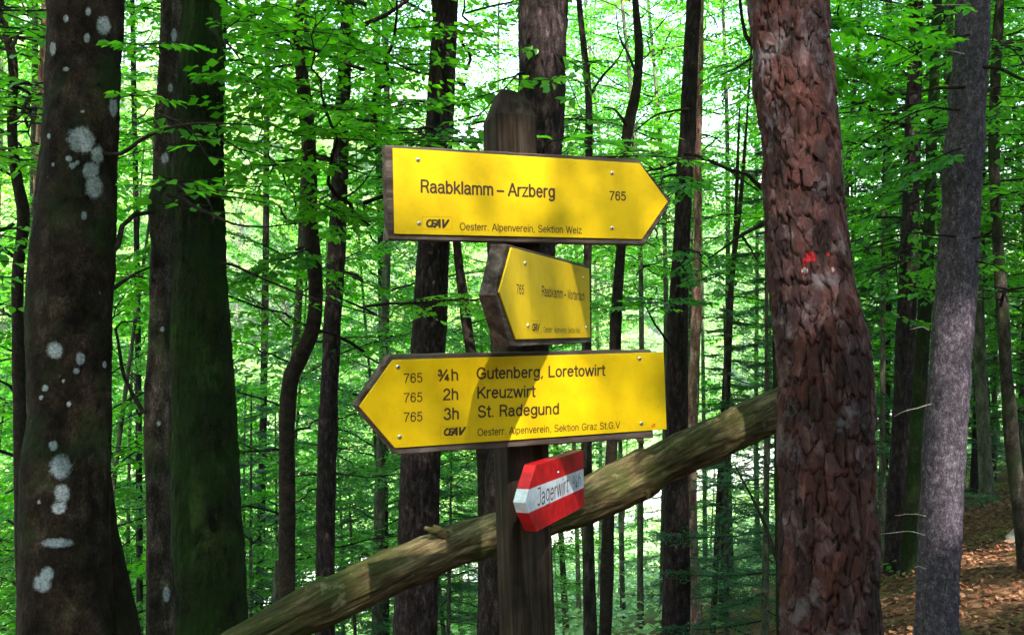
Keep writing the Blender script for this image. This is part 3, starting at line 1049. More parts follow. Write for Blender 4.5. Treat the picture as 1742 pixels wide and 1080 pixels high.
# limbs seen in the photograph
branch_px('A', 'limb', [(170, 262), (205, 262), (250, 232), (300, 214), (370, 208), (450, 216)], 3.3, 2.9, .008, .0025)
branch_px('A', 'limb', [(178, 440), (197, 420), (208, 385), (228, 366), (264, 360)], 3.3, 3.5, .013, .007)
branch_px('A', 'limb', [(180, 500), (205, 482), (232, 465), (262, 452)], 3.35, 3.6, .008, .003)
branch_px('B', 'limb', [(246, 702), (228, 670), (212, 640), (203, 600), (196, 560), (206, 548), (240, 546)], 3.5, 3.6, .009, .003)
branch_px('B', 'limb', [(290, 330), (315, 340), (345, 358), (385, 374), (440, 384), (520, 380)], 3.45, 3.1, .008, .002)
branch_px('C', 'limb', [(380, 446), (420, 462), (490, 492), (560, 512), (640, 536), (700, 560)], 4.1, 3.9, .007, .002)
branch_px('D', 'limb', [(530, 268), (565, 275), (600, 290), (660, 308)], 5.1, 4.9, .009, .003)
branch_px('D', 'limb', [(532, 350), (570, 342), (605, 325), (632, 290), (655, 255)], 5.1, 5.3, .007, .002)
branch_px('D', 'limb', [(508, 108), (480, 112), (450, 122), (415, 150)], 5.1, 5.2, .008, .003)
branch_px('D', 'limb', [(378, 196), (440, 206), (520, 232), (640, 240), (820, 242)], 4.6, 4.4, .005, .0025)
branch_px('I', 'limb', [(1066, 215), (1055, 195), (1044, 185), (1028, 183)], 6.2, 6.0, .012, .004)
branch_px('I', 'limb', [(1086, 130), (1070, 95), (1052, 60), (1048, 20)], 6.3, 6.5, .010, .003)
branch_px('J', 'limb', [(1002, 165), (1025, 130), (1052, 100), (1070, 62)], 6.8, 6.6, .012, .003, M_SLIM)
branch_px('K', 'limb', [(1172, 185), (1140, 190), (1110, 200), (1070, 232)], 7.0, 6.6, .012, .003)
branch_px('K', 'limb', [(1160, 270), (1130, 285), (1110, 290), (1090, 292)], 7.0, 6.8, .016, .004)
branch_px('K', 'limb', [(1165, 262), (1200, 270), (1240, 290), (1290, 325)], 7.0, 6.4, .014, .005)
branch_px('K', 'limb', [(1150, 600), (1120, 560), (1098, 520), (1078, 480)], 7.0, 6.6, .010, .003)
branch_px('Q', 'limb', [(1330, 335), (1296, 320), (1272, 297), (1240, 288), (1210, 276)], 3.9, 3.6, .013, .004)
branch_px('Q', 'limb', [(1330, 372), (1298, 382), (1262, 400), (1240, 416), (1205, 440)], 3.9, 3.7, .011, .003)
branch_px('Q', 'limb', [(1262, 402), (1276, 425), (1290, 448)], 3.8, 3.8, .006, .002)
branch_px('Q', 'limb', [(1290, 92), (1268, 60), (1262, 30), (1256, -20)], 3.9, 3.8, .010, .005)
branch_px('Q', 'limb', [(1284, 96), (1250, 118), (1216, 132)], 3.9, 3.8, .006, .002)
branch_px('N', 'limb', [(1640, 148), (1600, 150), (1555, 158), (1500, 168), (1430, 185)], 4.6, 4.3, .009, .003)
branch_px('N', 'limb', [(1632, 188), (1600, 184), (1560, 190), (1500, 222), (1440, 262)], 4.6, 4.4, .007, .002)
branch_px('N', 'limb', [(1630, 402), (1600, 400), (1550, 396), (1490, 402)], 4.6, 4.3, .006, .0025)
branch_px('N', 'limb', [(1650, 405), (1690, 400), (1742, 412), (1790, 418)], 4.6, 4.4, .006, .003)
branch_px('N', 'limb', [(1655, 115), (1700, 118), (1742, 138), (1790, 170)], 4.65, 4.4, .011, .005)
branch_px('N', 'limb', [(1645, 440), (1690, 452), (1720, 470)], 4.6, 4.5, .005, .002)
for (a, b) in [((1640, 92), (1598, 88)), ((1640, 10), (1560, 12)), ((1585, 686), (1520, 710)), ((1580, 562), (1548, 560)), ((1575, 878), (1522, 876)),
               ((1574, 908), (1494, 906)), ((1575, 968), (1556, 966))]:
    branch_px('N', 'dead_twig', [a, ((a[0] + b[0]) / 2, (a[1] + b[1]) / 2 - 3), b], 4.5, 4.3, .0028, .001, M_DEADTWIG, 5)
# leaning dead stick left of the pine
s0, s1 = at(1250, 790, 6.2), at(1342, 1010, 5.6)
c = catmull([np.append(s0, .004), np.append((s0 + s1) / 2 + [.02, 0, .02], .010), np.append(s1, .014), np.append(s1 + (s1 - s0) * .7, .016)], .05)
V, Q = sweep(c[:, :3], c[:, 3], 7)
tag(obj('dead_stick', mesh_np('dead_stick', V - c[-1, :3], Q, mat=M_TWIG, smooth=True), None, tuple(c[-1, :3])), 'bare dead stick leaning left in the thicket beside the pine', 'stick')

def ray_on(key, px, py):
    """where the view ray through a pixel meets the traced trunk (unit circle section)"""
    T = TREES[key]; C, R = T['C'], T['R']
    c, r, i = on_tree(key, py)
    dx = (px - 871.0) / F
    off = dx * c[1] - c[0]
    s = np.clip(off / r, -.93, .93)
    th = math.asin(s)
    return th, i


def patch(key, px, py, wpx, hpx, seed, name='lichen_patch', mat=None, thick=.0014, lobes=5, parent=None):
    T = TREES[key]
    rng = np.random.default_rng(seed)
    th0, i = ray_on(key, px, py)
    C, R = T['C'], T['R']
    c, r = C[i], R[i]
    d = c[1]
    w, h = wpx * d / F / 2, hpx * d / F / 2
    w /= max(.35, math.cos(th0))
    nA = 22
    vs, fs = [], []
    ph = rng.uniform(0, 6, 4)
    for k, (f, lift) in enumerate([(1.0, -.002), (.94, thick * .6), (.6, thick), (.0, thick * .9)]):
        for j in range(nA):
            a = 2 * math.pi * j / nA
            rad = f * (1 + .08 * math.sin(2 * a + ph[0]) + .07 * math.sin(3 * a + ph[1]) + .05 * math.sin(lobes * a + ph[2]) + rng.normal(0, .035))
            u, v = w * rad * math.cos(a), h * rad * math.sin(a)
            th = th0 + u / r
            zz = c[2] + v
            ii_ = int(np.clip(i + round(v / max(1e-6, (C[min(i + 1, len(C) - 1)][2] - C[i][2]))), 0, len(C) - 1))
            cc, rr = C[ii_], R[ii_]
            n_ = np.array([math.sin(th), -math.cos(th), 0])
            P = np.array([cc[0], cc[1], zz]) + n_ * rr
            dd = .010 * fbm((P * np.array([5, 5, 3]))[None], 11, 3)[0] if key == 'A' else 0
            P = P + n_ * (dd + lift + .002)
            vs.append(P - T['base'])
    for k in range(3):
        for j in range(nA):
            j2 = (j + 1) % nA
            fs.append((k * nA + j, k * nA + j2, (k + 1) * nA + j2, (k + 1) * nA + j))
    me = mesh_np(name, vs, fs, mat=mat or M_LICHEN, smooth=True)
    return obj(name, me, parent or T['t'])


# ------------------------------------------------------------------ the pine
def cellfield(u, v, seed):
    i = np.floor(np.stack([u, v, 0 * u], -1))
    f1 = np.full(u.shape, 9.0); f2 = f1.copy(); idv = np.zeros(u.shape); dvv = np.zeros(u.shape)
    for dx in (-1, 0, 1):
        for dy in (-1, 0, 1):
            c = i + np.array([dx, dy, 0])
            cx = c[..., 0] + .15 + .7 * _hash(c, seed); cy = c[..., 1] + .1 + .8 * _hash(c, seed + 1)
            d = np.hypot(cx - u, cy - v)
            hid = _hash(c, seed + 2)
            new = d < f1
            f2 = np.where(new, f1, np.minimum(f2, d))
            idv = np.where(new, hid, idv)
            dvv = np.where(new, v - cy, dvv)
            f1 = np.where(new, d, f1)
    return f1, f2, idv, dvv


PM = [(1340, 0, 131), (1348, 100, 130), (1362, 250, 130), (1371, 400, 134), (1380, 480, 140), (1393, 560, 153), (1402, 640, 158), (1405, 760, 160), (1408, 900, 163), (1412, 1080, 166)]
C4, base, rows = tree_path(PM, 2.95, 2.85, 14, .0055)
# the crown end does not need the fine steps
keep = (C4[:, 2] < 3.0) & (C4[:, 2] > .35)
idx = [i for i in range(len(C4)) if keep[i] or i % 20 == 0 or i == len(C4) - 1]
C4 = C4[idx]
C, R = C4[:, :3], C4[:, 3]
NT = 280
LV = []


PTN = []
CID = []
BLZ = [(1364, 440, 7.5, 1), (1371, 443, 4.5, 1), (1358, 446, 5, 1), (1396, 436, 2.5, 1), (1357, 463, 4, 2), (1401, 461, 4.5, 2)]


def paint(P):
    """old trail-blaze daubs: +1 red, +2 white, by place on the bark"""
    r_ = np.zeros(P.shape[:-1])
    px = 871 + F * P[..., 0] / 2.87
    py = HZ - F * (P[..., 2] - EYE) / 2.87
    nz_ = fbm(P * 60, 41, 2)
    for x_, y_, rad, kd in BLZ:
        d_ = np.hypot(px - x_, py - y_) / rad + .55 * nz_
        r_ = np.where((d_ < 1) & (P[..., 1] < 2.95), kd, r_)
    return r_


def pine_disp(th, s, P):
    Rm = R[:, None] * np.ones_like(th)
    nper = 17                                                    # cells round the trunk
    u = th / (2 * math.pi) * nper
    v = s / .080
    wob = fbm(np.stack([np.cos(th) * 5, np.sin(th) * 5, s * 14], -1), 31, 3)
    u2 = u + .34 * wob + .30 * fbm(np.stack([np.cos(th) * 9, np.sin(th) * 9, s * 5], -1), 77, 2)
    v2 = v + .6 * wob + .25 * u
    u2 = np.mod(u2, nper)
    f1, f2, idv, dv1 = cellfield(u2, v2, 5)
    g1, g2, idg, dv2 = cellfield(u2 * 2.3, v2 * 2.1, 15)
    edge = f2 - f1
    ridge = np.clip(edge / .17, 0, 1)
    e2 = np.clip((g2 - g1) / .12, 0, 1)
    h = -.010 * (1 - ridge) + .006 * (idv - .5) + .0025 * (idg - .5) * ridge - .0022 * (1 - e2) - .0035 * np.clip(dv1, -.6, .6) * ridge - .0015 * np.clip(dv2, -.6, .6) * e2 + .0016 * fbm(P * 70, 9, 3) + .005 * fbm(P * 7, 2, 2)
    lv = np.clip(-.05 + 1.05 * ridge * (.55 + .45 * e2) + .12 * fbm(P * 60, 3, 2), 0, 1)
    LV.append(lv)
    PTN.append(paint(P + 0 * h[..., None])); CID.append(np.clip(idv * .6 + idg * .4, 0, 1))
    return h


V, Q = sweep(C, R, NT, pine_disp)
pine = thing('pine_tree', 'large pine trunk with flaking reddish bark and a red and white trail blaze', 'tree', tuple(base))
obj('trunk', mesh_np('pine_trunk', loc(V, base), Q, mat=M_PINE, smooth=True, attrs={'level': LV[0].ravel(), 'paint': PTN[0].ravel(), 'cid': CID[0].ravel()}), pine)
TREES['M'] = dict(t=pine, base=base, C=C, R=R, rows=rows)
top = C[-1] - base
for nm in ('crown', 'branches'):
    o = obj(nm, CAN0[nm], pine); o.location = (top[0], top[1], top[2] - CAN0['H'] * .9); o.scale = (.9,) * 3; o['kind'] = 'stuff'

# bark flakes: each a thin curved plate lifted off the trunk
prng = np.random.default_rng(99)
vis = [i for i in range(len(C)) if .55 < C[i][2] < 2.65]


def bark_plate(i, th0, w, h, lift, rng):
    c, r = C[i], R[i]
    n = 11
    vs = []
    offs = [(1.0, -.004), (1.0, lift), (.72, lift + .0016)]
    ph = rng.uniform(0, 6, 3)
    skew = rng.uniform(-.3, .3)
    rr = [1 + .14 * math.sin(2 * a + ph[0]) + .12 * math.sin(3 * a + ph[1]) + rng.normal(0, .10) for a in np.linspace(0, 2 * math.pi, n, endpoint=False)]
    tilt = rng.uniform(-.01, .025)
    for f, l in offs:
        for j in range(n):
            a = 2 * math.pi * j / n
            ca, sa = math.cos(a), math.sin(a)
            sq = 1 / max(abs(ca), abs(sa)) ** .5
            u = w * f * rr[j] * ca * sq
            v = h * f * rr[j] * sa * sq
            u += skew * v
            dz = (C[min(i + 1, len(C) - 1)][2] - C[i][2])
            k = int(np.clip(i + round(v / max(dz, 1e-5)), 0, len(C) - 1))
            th = th0 + u / r
            n_ = np.array([math.sin(th), -math.cos(th), 0])
            P = np.array([C[k][0], C[k][1], c[2] + v]) + n_ * (R[k] + l + (-v * tilt if l > 0 else 0) + .001 * rng.normal())
            vs.append(P - base)
    fs = []
    for k in range(2):
        for j in range(n):
            j2 = (j + 1) % n
            fs.append((k * n + j, k * n + j2, (k + 1) * n + j2, (k + 1) * n + j))
    V_ = np.array(vs)
    cen = V_[2 * n:].mean(0)
    V_ = np.vstack([V_, cen])
    tr = [(2 * n + j, 2 * n + (j + 1) % n, 3 * n) for j in range(n)]
    lv = np.concatenate([np.full(n, .15), np.full(n, rng.uniform(.5, .9)), np.full(n + 1, 1.0)])
    me = mesh_np('bark_plate', V_, fs, tr, mat=M_PINE, attrs={'level': lv, 'paint': np.full(len(V_), float(paint((cen + base)[None])[0])), 'cid': np.full(len(V_), rng.random())})
    me.polygons.foreach_set('use_smooth', [False] * len(me.polygons))
    return me


count = 0
for row, z in enumerate(np.arange(.60, 2.68, .052)):
    i = int(np.argmin(np.abs(C[:, 2] - z)))
    for cidx in range(8):
        th = -1.35 + 2.7 * (cidx + .5 + prng.uniform(-.35, .35)) / 8
        if prng.random() < .66: continue
        ii_ = int(np.clip(i + prng.integers(-3, 4), 0, len(C) - 1))
        if abs(C[ii_][2] - at(1370, 446, 2.87)[2]) < .07 and abs(th) < .75: continue
        obj('bark_plate', bark_plate(ii_, th, prng.uniform(.009, .020), prng.uniform(.016, .040), prng.uniform(.0002, .002), prng), pine)
        count += 1
# the mossy trunk's wound
patch('Q', 1333, 1000, 12, 100, 700, 'bark_wound', M_ORANGE, .003, 9)

# ------------------------------------------------------------------ signpost
def frame_from(P0, P1, roll=0):
    """sign frame: origin P0, x along P0->P1, y up, z toward the camera"""
    x = Vector(P1) - Vector(P0); x.normalize()
    up = Vector((0, 0, 1))
    z = x.cross(up); z.normalize()
    y = z.cross(x)
    M = Matrix((x, y, z)).transposed().to_4x4()
    M.translation = Vector(P0)
    return M


class Sign:
    def __init__(self, label, cat, a, b, name='trail_sign', group=None):
        """a, b: (px, py, depth) of two points along the sign's length"""
        self.M = frame_from(at(*a), at(*b))
        self.t = thing(name, label, cat, (0, 0, 0), group)
        self.t.matrix_world = self.M
        self.Mi = self.M.inverted()

    def pt(self, px, py, lift=0.0):
        """sign-plane coordinates under a photograph pixel"""
        o = Vector((0, 0, EYE)); d = Vector(((px - 871) / F, 1, (HZ - py) / F))
        lo = self.Mi @ o; ld = self.Mi.to_3x3() @ d
        k = (lift - lo.z) / ld.z
        p = lo + ld * k
        return (p.x, p.y)


def prism(pts, z0, z1, bev=0.0):
    """outline extruded between z0 (back) and z1 (front) with a chamfered front rim"""
    n = len(pts)
    c = np.mean(pts, axis=0)
    P = [np.array(p) for p in pts]
    # orientation
    A = sum(P[i][0] * P[(i + 1) % n][1] - P[(i + 1) % n][0] * P[i][1] for i in range(n))
    if A < 0: P = P[::-1]
    ins = []
    for i in range(n):
        a, b, d = P[i - 1], P[i], P[(i + 1) % n]
        e1 = (b - a) / (np.linalg.norm(b - a) + 1e-9); e2 = (d - b) / (np.linalg.norm(d - b) + 1e-9)
        n1 = np.array([-e1[1], e1[0]]); n2 = np.array([-e2[1], e2[0]])
        m = n1 + n2; m /= max(1e-6, np.dot(m, n1))
        ins.append(b + m * bev)
    vs = [(*p, z0) for p in P] + [(*p, z1 - bev) for p in P] + [(*p, z1) for p in ins]
    fs = [tuple(range(n - 1, -1, -1))]
    for k in range(2):
        fs += [(k * n + i, k * n + (i + 1) % n, (k + 1) * n + (i + 1) % n, (k + 1) * n + i) for i in range(n)]
    fs.append(tuple(range(2 * n, 3 * n)))
    return vs, fs


def subdiv_outline(pts, step, amp, seed):
    """slightly uneven sawn edge"""
    r = random.Random(seed)
    out = []
    for i in range(len(pts)):
        a = np.array(pts[i]); b = np.array(pts[(i + 1) % len(pts)])
        n = max(1, int(np.linalg.norm(b - a) / step))
        for k in range(n):
            p = a + (b - a) * k / n
            if k: p = p + np.array([r.uniform(-amp, amp), r.uniform(-amp, amp)])
            out.append(tuple(p))
    return out


# --- routed lettering: strokes with round pen
def arc(cx, cy, rx, ry, a0, a1, n=10):
    return [(cx + rx * math.cos(math.radians(a0 + (a1 - a0) * i / n)), cy + ry * math.sin(math.radians(a0 + (a1 - a0) * i / n))) for i in range(n + 1)]


X = .72
G = {}
G['R'] = (.66, [[(.08, 0), (.08, 1), (.38, 1)] + arc(.38, .755, .2, .245, 90, -90, 10) + [(.08, .51)], [(.36, .51), (.48, .40), (.58, 0)]])
G['A'] = (.70, [[(.03, 0), (.34, 1), (.37, 1), (.68, 0)], [(.14, .34), (.57, .34)]])
G['O'] = (.80, [arc(.40, .5, .34, .5, 90, 450, 24)])
G['S'] = (.68, [arc(.33, .76, .24, .25, 20, 270, 12)[:-1] + arc(.34, .26, .27, .26, 90, -160, 12)])
G['W'] = (.94, [[(.03, 1), (.24, 0), (.26, 0), (.46, .95), (.48, .95), (.68, 0), (.70, 0), (.91, 1)]])
G['M'] = (.84, [[(.08, 0), (.08, 1), (.11, 1), (.40, .1), (.43, .1), (.72, 1), (.75, 1), (.75, 0)]])
G['G'] = (.80, [arc(.40, .5, .33, .5, 40, 330, 18) + [(.72, .10), (.72, .45), (.44, .45)]])
G['L'] = (.56, [[(.08, 1), (.08, 0), (.52, 0)]])
G['K'] = (.68, [[(.08, 0), (.08, 1)], [(.60, 1), (.09, .40)], [(.26, .60), (.64, 0)]])
G['V'] = (.68, [[(.03, 1), (.33, 0), (.35, 0), (.65, 1)]])
G['J'] = (.50, [[(.10, 1), (.42, 1), (.42, .2)] + arc(.22, .18, .2, .2, 0, -150, 8)])
G['a'] = (.56, [arc(.26, X - .19, .19, .19, 155, 0, 8) + [(.45, .1), (.50, 0)], [(.45, .42)] + arc(.24, .21, .18, .21, 80, 290, 10) + [(.45, .18)]])
G['b'] = (.58, [[(.08, 1), (.08, 0)], arc(.29, .36, .21, .36, 180, -180, 20)])
G['c'] = (.52, [arc(.28, .36, .22, .36, 45, 315, 14)])
G['d'] = (.58, [[(.50, 1), (.50, 0)], arc(.29, .36, .21, .36, 0, 360, 20)])
G['e'] = (.56, [[(.07, .39), (.49, .39)] + arc(.28, .36, .215, .36, 5, 318, 18)])
G['g'] = (.58, [[(.50, X), (.50, -.08)] + arc(.29, -.08, .21, .20, 0, -150, 8), arc(.29, .38, .21, .34, 0, 360, 20)])
G['h'] = (.56, [[(.08, 1), (.08, 0)], [(.08, .45)] + arc(.27, .50, .19, .22, 170, 0, 8) + [(.46, 0)]])
G['i'] = (.20, [[(.10, X), (.10, 0)], [(.10, .97), (.10, 1.0)]])
G['k'] = (.52, [[(.08, 1), (.08, 0)], [(.44, X), (.09, .28)], [(.22, .42), (.49, 0)]])
G['l'] = (.20, [[(.10, 1), (.10, 0)]])
G['m'] = (.84, [[(.08, X), (.08, 0)], [(.08, .45)] + arc(.25, .50, .17, .22, 170, 0, 8) + [(.42, 0)], [(.42, .45)] + arc(.59, .50, .17, .22, 170, 0, 8) + [(.76, 0)]])
G['n'] = (.56, [[(.08, X), (.08, 0)], [(.08, .45)] + arc(.27, .50, .19, .22, 170, 0, 8) + [(.46, 0)]])
G['o'] = (.58, [arc(.29, .36, .22, .36, 90, 450, 20)])
G['p'] = (.58, [[(.08, X), (.08, -.27)], arc(.29, .36, .21, .36, 180, -180, 20)])
G['r'] = (.36, [[(.08, X), (.08, 0)], [(.08, .42)] + arc(.28, .46, .2, .25, 175, 80, 6)])
G['s'] = (.50, [arc(.25, X - .175, .17, .175, 25, 265, 10)[:-1] + arc(.25, .185, .19, .185, 85, -155, 10)])
G['t'] = (.30, [[(.15, .95), (.15, .12)] + arc(.25, .12, .10, .12, 180, 290, 5), [(.02, X), (.29, X)]])
G['u'] = (.56, [[(.08, X), (.08, .22)] + arc(.27, .22, .19, .22, 180, 350, 8), [(.48, X), (.48, 0)]])
G['v'] = (.50, [[(.02, X), (.24, 0), (.26, 0), (.48, X)]])
G['w'] = (.76, [[(.03, X), (.19, 0), (.21, 0), (.37, X), (.39, X), (.55, 0), (.57, 0), (.73, X)]])
G['z'] = (.50, [[(.05, X), (.44, X), (.05, 0), (.46, 0)]])
G['.'] = (.24, [[(.12, 0), (.12, .03)]])
G[','] = (.24, [[(.13, .03), (.12, -.04), (.08, -.13)]])
G['-'] = (.62, [[(.08, .36), (.54, .36)]])
G[' '] = (.32, [])
G['7'] = (.58, [[(.05, .98), (.52, .98), (.40, .72), (.28, .45), (.22, .2), (.19, 0)]])
G['6'] = (.58, [[(.49, .80)] + arc(.30, .72, .20, .28, 20, 175, 8) + [(.07, .4)] + arc(.29, .31, .215, .31, 180, 540, 18)])
G['5'] = (.58, [[(.48, .98), (.15, .98), (.10, .53)] + arc(.28, .32, .22, .32, 130, -150, 14)])
G['2'] = (.58, [arc(.29, .72, .21, .27, 165, -30, 10) + [(.30, .36), (.12, .18), (.06, .02), (.52, .02)]])
G['3'] = (.58, [arc(.28, .745, .19, .25, 160, -80, 10) + arc(.28, .26, .23, .27, 75, -165, 12)])


def sc_g(g, s, dx, dy):
    return [[(x * s + dx, y * s + dy) for x, y in st] for st in g]


four = [[(.40, 0), (.40, 1), (.37, 1), (.04, .32), (.04, .26), (.54, .26)]]
G['#'] = (.92, sc_g(G['3'][1], .52, .0, .50) + [[(.12, .02), (.66, 1.0)]] + sc_g(four, .52, .50, .0))


def stroke_mesh(mb, pts, w, z):
    """ribbon of width w with round ends along pts"""
    P = [np.array(pts[0], float)]
    for p in pts[1:]:
        if np.linalg.norm(np.array(p) - P[-1]) > 1e-5: P.append(np.array(p, float))
    if len(P) < 2: return
    closed = np.linalg.norm(P[0] - P[-1]) < 1e-3 and len(P) > 4
    h = w / 2
    L_, R_ = [], []
    n = len(P)
    for i in range(n):
        a = P[i - 1] if i > 0 else (P[-2] if closed else None)
        b = P[i + 1] if i < n - 1 else (P[1] if closed else None)
        t1 = (P[i] - a) / np.linalg.norm(P[i] - a) if a is not None else None
        t2 = (b - P[i]) / np.linalg.norm(b - P[i]) if b is not None else None
        if t1 is None: t1 = t2
        if t2 is None: t2 = t1
        n1 = np.array([-t1[1], t1[0]]); n2 = np.array([-t2[1], t2[0]])
        m = n1 + n2
        m /= np.linalg.norm(m) + 1e-9
        k = min(1.6, 1 / max(.3, np.dot(m, n1)))
        L_.append(P[i] + m * h * k); R_.append(P[i] - m * h * k)
    vs = [(*p, z) for p in L_] + [(*p, z) for p in R_]
    fs = [(i, n + i, n + i + 1, i + 1) for i in range(n - 1)]
    mb.add(vs, fs)
    if not closed:
        for e, (c_, o_) in enumerate(((P[0], P[1]), (P[-1], P[-2]))):
            t = (c_ - o_) / np.linalg.norm(c_ - o_)
            a0 = math.atan2(t[1], t[0])
            cap = [(c_[0] + h * math.cos(a0 + a), c_[1] + h * math.sin(a0 + a), z) for a in np.linspace(-math.pi / 2, math.pi / 2, 6)]
            mb.add(cap, [tuple(range(6))])


def lettering(sg, parent, text, x0, x1, y0, y1, cap, z, mat=None, pen=.178, slant=0.0, name='lettering', wob=0.0):
    """text whose baseline runs between photograph pixels (x0,y0) and (x1,y1); cap height in pixels at the left end"""
    a = np.array(sg.pt(x0, y0, z)); b = np.array(sg.pt(x1, y1, z)); c = np.array(sg.pt(x0, y0 - cap, z))
    H = np.linalg.norm(c - a)
    adv = sum(G[ch][0] for ch in text) + .055 * (len(text) - 1)
    L = np.linalg.norm(b - a)
    sx = L / (adv - .12)
    e = (b - a) / L; u = np.array([-e[1], e[0]])
    mb = MB()
    x = -.06
    k = 0
    rr = random.Random(text)
    for ch in text:
        w_, strokes = G[ch]
        jy, ja = (rr.uniform(-wob, wob), rr.uniform(-wob, wob)) if wob else (0, 0)
        for st in strokes:
            pts = [a + e * (x + px_ + (slant + ja) * py_) * sx + u * (py_ + jy) * H for px_, py_ in st]
            stroke_mesh(mb, pts, pen * H, z + (k % 4) * .00006)
            k += 1
        x += w_ + .055
    return obj(name, mb.mesh(name, [mat or M_INK]), parent)


def screw(sg, px, py, z, r, parent, seed):
    x, y = sg.pt(px, py, z)
    mb = MB()
    n = 12
    rings = [(1.0, 0), (.96, .45), (.7, .85), (.3, 1.0)]
    vs = []
    for f, h in rings:
        for j in range(n):
            a = 2 * math.pi * j / n
            vs.append((x + r * f * math.cos(a), y + r * f * math.sin(a), z + r * .5 * h))
    fs = []
    for k in range(3):
        fs += [(k * n + j, k * n + (j + 1) % n, (k + 1) * n + (j + 1) % n, (k + 1) * n + j) for j in range(n)]
    fs.append(tuple(range(3 * n, 4 * n)))
    mb.add(vs, fs)
    o = obj('screw', mb.mesh('screw', [M_SCREW], True), parent)
    m2 = MB()
    a = random.Random(seed).uniform(0, 3)
    for aa in (a, a + math.pi / 2):
        e = np.array([math.cos(aa), math.sin(aa)]) * r * .5; p = np.array([-e[1], e[0]]) * .22
        q = np.array([x, y])
        zz = z + r * .52 + (0.00008 if aa == a else 0)
        m2.add([(*(q - e - p), zz), (*(q + e - p), zz), (*(q + e + p), zz), (*(q - e + p), zz)], [(0, 1, 2, 3)])
    obj('screw_slot', m2.mesh('screw_slot', [M_SLOT]), o)
    return o


def logo(sg, parent, x0, x1, ytop, ybot, z, frame=None):
    """club logo: heavy slanted joined OE A V, in a thin engraved box"""
    if frame:
        fx0, fx1, fy0, fy1 = frame
        q = [np.array(sg.pt(fx0, fy0, z)), np.array(sg.pt(fx1, fy0 + .5, z)), np.array(sg.pt(fx1, fy1 + .5, z)), np.array(sg.pt(fx0, fy1, z))]
        mb = MB(); t = .0003
        stroke_mesh(mb, [*q, q[0] + (q[1] - q[0]) * .001], t, z)
        obj('logo_frame', mb.mesh('logo_frame', [M_INK2]), parent)
    a = np.array(sg.pt(x0, ybot, z)); b = np.array(sg.pt(x1, ybot, z)); c = np.array(sg.pt(x0, ytop, z))
    H = c[1] - a[1]; L = b[0] - a[0]
    mb = MB()

    def mp(p):
        return (a[0] + L * (p[0] + .28 * p[1] * .42) / 2.35, a[1] + H * p[1])
    k = 0

    def st(pts, w):
        nonlocal k
        stroke_mesh(mb, [mp(p) for p in pts], w * H, z + k * .00006); k += 1
    st(arc(.36, .5, .27, .40, 75, 430, 20), .26)
    for pts in ([(.60, .88), (.98, .88)], [(.58, .5), (.90, .5)], [(.52, .12), (.84, .12)]):
        st(pts, .22)
    st([(.88, .08), (1.22, .9), (1.26, .9), (1.36, .08)], .30)
    st([(1.12, .3), (1.32, .3)], .18)
    st([(1.60, .92), (1.72, .10), (1.76, .10), (2.12, .92)], .30)
    obj('logo', mb.mesh('logo', [M_INK]), parent)


# --- the post
PT, PB = np.array(at(868, 240, 1.985)), np.array(at(896, 1080, 1.90))
ax = (PT - PB) / np.linalg.norm(PT - PB)
e1 = np.array([math.cos(math.radians(20)), math.sin(math.radians(20)), 0]); e1 -= ax * np.dot(e1, ax); e1 /= np.linalg.norm(e1)
e2 = np.cross(ax, e1)                                    # away from the camera
Mp = Matrix((Vector(e1), Vector(e2), Vector(ax))).transposed().to_4x4()
pbase = PB + ax * ((float(gz(PB[0], PB[1])) - .1 - PB[2]) / ax[2])
Mp.translation = Vector(pbase)
HP = (at(868, 205, 1.985)[2] - pbase[2]) / ax[2]
HK = (at(868, 157, 1.985)[2] - pbase[2]) / ax[2]
s_ = .0425
post = thing('signpost', 'square dark wooden post with sloped top holding all the signs', 'post', (0, 0, 0))
post.matrix_world = Mp
vs, fs = [], []
zs_ = np.concatenate([np.linspace(-.2, HP, 60)])
ring = []
ch = .005
for (sx, sy) in ((-1, -1), (1, -1), (1, 1), (-1, 1)):
    ring += [(sx * s_ + (ch * -sx if (sx * sy > 0) else 0), sy * s_ + (0 if (sx * sy > 0) else ch * -sy)),
             (sx * s_ + (0 if (sx * sy > 0) else ch * -sx), sy * s_ + (ch * -sy if (sx * sy > 0) else 0))]
ring8 = [(-s_, -s_ + ch), (-s_ + ch, -s_), (-.012, -s_ - .0004), (.011, -s_ - .0006), (s_ - ch, -s_), (s_, -s_ + ch), (s_, s_ - ch), (s_ - ch, s_), (-s_ + ch, s_), (-s_, s_ - ch), (-s_, .0)]
nr = len(ring8)
for z in zs_:
    wob = .0010 * fbm(np.array([[z * 3, 1, 1], [z * 3, 5, 2]]), 4, 2)
    for (x, y) in ring8:
        vs.append((x + wob[0] + .0006 * float(vnoise(np.array([x * 60, y * 60, z * 9]), 3)), y + wob[1], z))
m_ = len(zs_)
fs = [(k * nr + j, k * nr + (j + 1) % nr, (k + 1) * nr + (j + 1) % nr, (k + 1) * nr + j) for k in range(m_ - 1) for j in range(nr)]
# cap: slopes up to a small flat top
bt = (m_ - 1) * nr
for (x, y) in ring8:
    vs.append((x * .56 + .001, y * .56, HK + (-.004 if x > 0 else 0) - .002 * abs(x) / s_))
fs += [(bt + j, bt + (j + 1) % nr, bt + nr + (j + 1) % nr, bt + nr + j) for j in range(nr)]
fs.append(tuple(bt + nr + j for j in range(nr)))
pm = bpy.data.meshes.new('post_timber'); pm.from_pydata(vs, [], fs); pm.materials.append(M_POST); pm.update()
obj('post_timber', pm, post)
